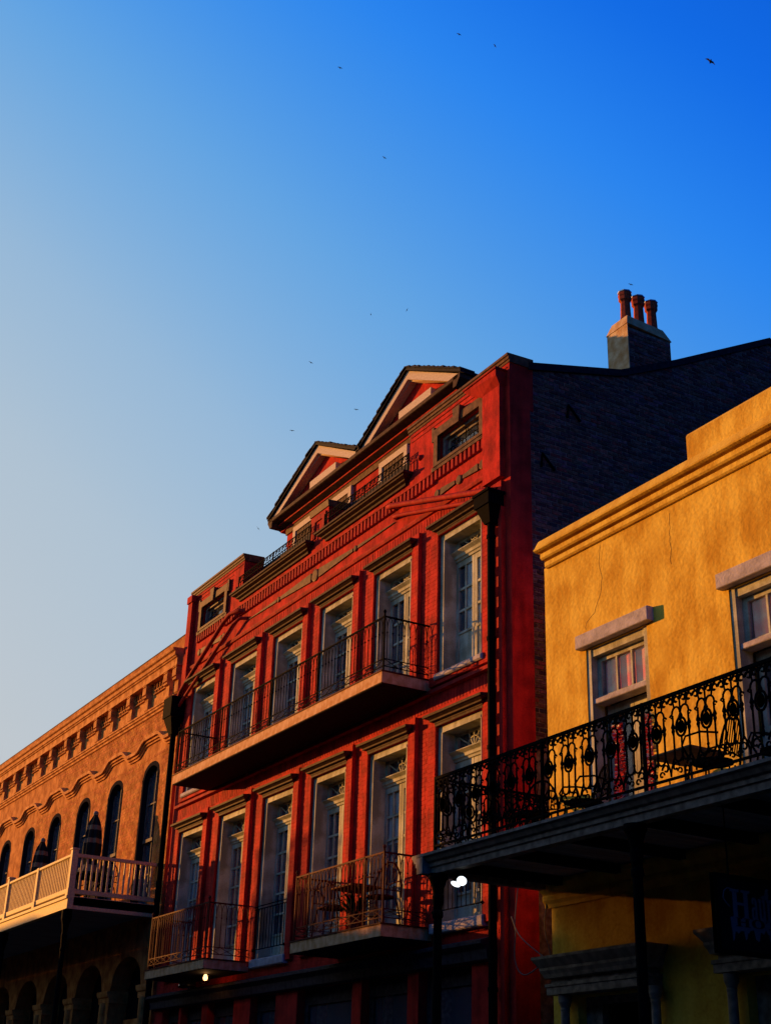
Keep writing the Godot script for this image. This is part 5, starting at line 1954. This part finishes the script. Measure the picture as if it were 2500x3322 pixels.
	b.lathe([Vector2(0.18, -0.002), Vector2(0.18, 0.012), Vector2(0.165, 0.02)], Vector3.ZERO, 18)
	part(t, "rim", b, M.dark_sash)
	# hanging sign, seen edge-on to the street
	hanging_sign()
	# cables in the gap between the red and yellow houses
	var cables := [[[Vector3(-13.98, 4.75, -0.05), Vector3(-14.0, 4.05, 0.03), Vector3(-13.98, 3.85, 0.04), Vector3(-14.02, 3.6, 0.03), Vector3(-13.95, 3.42, 0.02), Vector3(-13.8, 3.37, 0.0), Vector3(-13.6, 3.5, -0.1)], 0.009, "slack grey cable hanging down the gap beside the red house", M.cable],
		[[Vector3(-14.05, 4.06, 0.05), Vector3(-13.85, 3.8, 0.06), Vector3(-13.3, 3.50, 0.10)], 0.008, "straight grey wire slanting from red house to shop door cornice", M.cable],
		[[Vector3(-13.33, 4.3, 0.04), Vector3(-13.36, 4.1, 0.03), Vector3(-13.44, 3.95, 0.0), Vector3(-13.45, 3.8, -0.02), Vector3(-13.42, 3.62, -0.05), Vector3(-13.38, 3.3, -0.1), Vector3(-13.32, 2.6, -0.12)], 0.010, "pale cable drooping down the yellow building's left corner", M.cable]]
	for q in cables:
		b = MB.new()
		var cv := Curve3D.new()
		for p in q[0]: cv.add_point(p)
		var path := []
		var n: int = q[0].size()
		for i in (n - 1) * 5 + 1:
			var u := i / 5.0
			var i0 := clampi(int(u), 0, n - 2)
			var f := u - i0
			var pa: Vector3 = q[0][maxi(i0 - 1, 0)]
			var pb: Vector3 = q[0][i0]
			var pc: Vector3 = q[0][i0 + 1]
			var pd: Vector3 = q[0][mini(i0 + 2, n - 1)]
			path.append(pb.cubic_interpolate(pc, pa, pd, f))
		b.tube(path, q[1], 6)
		var o := part(self, numbered("hanging_cable"), b, q[3])
		tag(o, q[2], "cable")
	# birds high over the street
	var bd := [[-39.5, 42.3, -9.6, 0.4, "bird high above, upper left of the sky's centre"], [-36.2, 43.4, -13.4, 0.5, "tiny bird nearest the top edge of the sky"], [-35.6, 43.0, -14.8, 1.0, "bird just below the topmost one"], [-30.7, 41.9, -22.1, 0.7, "larger bird near the upper right corner"], [-40.6, 39.6, -12.5, 0.6, "bird in the middle of the blue sky"], [-43.3, 34.4, -15.4, 2.0, "bird flying steeply above the taller dormer"], [-44.2, 34.2, -14.1, 1.4, "faint bird left of the steep flying one"], [-46.4, 32.3, -12.4, 0.5, "bird left of and above the right dormer"], [-46.3, 30.6, -14.7, 0.1, "bird level with the right dormer's peak"], [-48.1, 29.7, -12.5, 0.1, "bird above the left dormer's peak"], [-50.3, 25.7, -12.2, 0.9, "lowest bird, left of the left dormer's eaves"], [-47.0, 29.2, -15.1, 1.2, "bird in the notch between the two dormers"], [-37.3, 35.1, -23.0, 0.3, "bird just above the chimney pots"]]
	for q in bd:
		t = thing("bird", q[4], "bird", Vector3(q[0], q[1], q[2]), 0.0, "birds over the rooftops")
		var s := 0.26 if q[0] == -30.7 else 0.12
		var r: float = q[3]
		var ax := Vector3(0.5, 0.0, -0.86).rotated(Vector3(0.86, 0.0, 0.5).normalized(), -r)
		b = MB.new()
		b.lathe([Vector2(0, -0.5), Vector2(0.12, -0.25), Vector2(0.16, 0.1), Vector2(0.1, 0.35), Vector2(0, 0.5)], Vector3.ZERO, 8)
		var o := part(t, "body", b, M.bird)
		o.scale = Vector3.ONE * s
		o.quaternion = Quaternion(Vector3(0, 1, 0), Vector3(0.86, 0.1, 0.5).normalized())
		o.scale = Vector3.ONE * s
		for k in [-1.0, 1.0]:
			b = MB.new()
			var fw := Vector3(0.86, 0.0, 0.5)
			var a0: Vector3 = ax * 0.02 * k
			var tip: Vector3 = ax * k * 0.95 * s + Vector3(0, 0.12 * s, 0) - fw * 0.2 * s
			var mid: Vector3 = ax * k * 0.5 * s + Vector3(0, 0.14 * s, 0)
			var th := Vector3(0, 0.02 * s, 0)
			b.hexa([a0 + fw * 0.2 * s - th, a0 - fw * 0.2 * s - th, mid - fw * 0.16 * s - th, mid + fw * 0.2 * s - th, a0 + fw * 0.2 * s + th, a0 - fw * 0.2 * s + th, mid - fw * 0.16 * s + th, mid + fw * 0.2 * s + th])
			b.hexa([mid + fw * 0.2 * s - th, mid - fw * 0.16 * s - th, tip - fw * 0.02 * s - th, tip + fw * 0.02 * s - th, mid + fw * 0.2 * s + th, mid - fw * 0.16 * s + th, tip - fw * 0.02 * s + th, tip + fw * 0.02 * s + th])
			part(t, "wing", b, M.bird)

func hanging_sign() -> void:
	var t := thing("hanging_sign", "black hanging sign with dripping pale letters under the yellow gallery", "sign", Vector3(-9.1, 0, 0))
	var z0 := 1.40
	var z1 := 0.32
	var y0 := 3.10
	var y1 := 3.78
	var b := MB.new()
	b.box(-0.02, y0, z1, 0.02, y1, z0)
	part(t, "board", b, M.sign_board)
	b = MB.new()
	for q in [[y0, y0 + 0.035, z1, z0], [y1 - 0.035, y1, z1, z0], [y0 + 0.035, y1 - 0.035, z1, z1 + 0.035], [y0 + 0.035, y1 - 0.035, z0 - 0.035, z0]]:
		b.box(-0.028, q[0], q[2], 0.028, q[1], q[3])
	part(t, "frame", b, M.iron)
	b = MB.new()
	for z in [z0 - 0.2, z1 + 0.2]:
		b.tube([Vector3(0, y1, z), Vector3(0, 4.384, z)], 0.008, 6)
	part(t, "hanger_rod", b, M.iron)
	var f := SystemFont.new()
	f.font_names = PackedStringArray(["Droid Serif"])
	f.font_weight = 700
	# q: text, pixel size, start along the board, x scale
	for q in [["H", 0.0056, 0.17, 0.86], ["aunted", 0.0058, 0.42, 0.40]]:
		var tm := TextMesh.new()
		tm.font = f
		tm.text = q[0]
		tm.font_size = 64
		tm.pixel_size = q[1]
		tm.depth = 0.006
		tm.horizontal_alignment = HORIZONTAL_ALIGNMENT_LEFT
		tm.vertical_alignment = VERTICAL_ALIGNMENT_BOTTOM
		var o := part(t, "lettering", tm, M.sign_ink, Vector3(0.024, 3.31, z0 - q[2]))
		o.rotation.y = PI / 2
		o.scale = Vector3(q[3], 1.0, 1.0)
	# paint running down under the letters
	b = MB.new()
	var poly := PackedVector2Array([Vector2(0.17, 3.41), Vector2(0.98, 3.41)])
	for k in 27:
		var u := 0.98 - 0.03 * k
		var drop := 0.10 + 0.02 * sin(k * 2.3) + (0.085 if k % 5 == 1 else (0.05 if k % 7 == 3 else 0.0))
		poly.append(Vector2(u, 3.41 - drop))
		poly.append(Vector2(u - 0.014, 3.41 - drop - (0.015 if k % 5 == 1 else 0.0)))
	b.prism(poly, Vector3(0.0205, 0, z0), Vector3(0, 0, -1), Vector3(0, 1, 0), Vector3(0.0035, 0, 0))
	part(t, "paint_drips", b, M.sign_ink)
	var tm2 := TextMesh.new()
	tm2.font = f
	tm2.text = "HOTEL"
	tm2.font_size = 64
	tm2.pixel_size = 0.0016
	tm2.depth = 0.003
	tm2.horizontal_alignment = HORIZONTAL_ALIGNMENT_LEFT
	tm2.vertical_alignment = VERTICAL_ALIGNMENT_BOTTOM
	var o2 := part(t, "small_lettering", tm2, M.sign_board, Vector3(0.0255, 3.315, z0 - 0.22))
	o2.rotation.y = PI / 2
	o2.scale = Vector3(2.2, 1.0, 1.0)
	# flourish of the capital and the crow above the letters
	b = MB.new()
	b.tube([Vector3(0.024, 3.62, z0 - 0.25), Vector3(0.024, 3.655, z0 - 0.2), Vector3(0.024, 3.66, z0 - 0.15), Vector3(0.024, 3.63, z0 - 0.11), Vector3(0.024, 3.57, z0 - 0.095), Vector3(0.024, 3.53, z0 - 0.13), Vector3(0.024, 3.50, z0 - 0.17)], 0.006, 5)
	part(t, "flourish", b, M.sign_ink)
	b = MB.new()
	b.prism(PackedVector2Array([Vector2(0.54, 3.615), Vector2(0.60, 3.64), Vector2(0.615, 3.69), Vector2(0.635, 3.70), Vector2(0.66, 3.685), Vector2(0.64, 3.68), Vector2(0.65, 3.64), Vector2(0.635, 3.605), Vector2(0.60, 3.60)]), Vector3(0.0205, 0, z0), Vector3(0, 0, -1), Vector3(0, 1, 0), Vector3(0.005, 0, 0))
	part(t, "painted_crow", b, M.sign_ink)
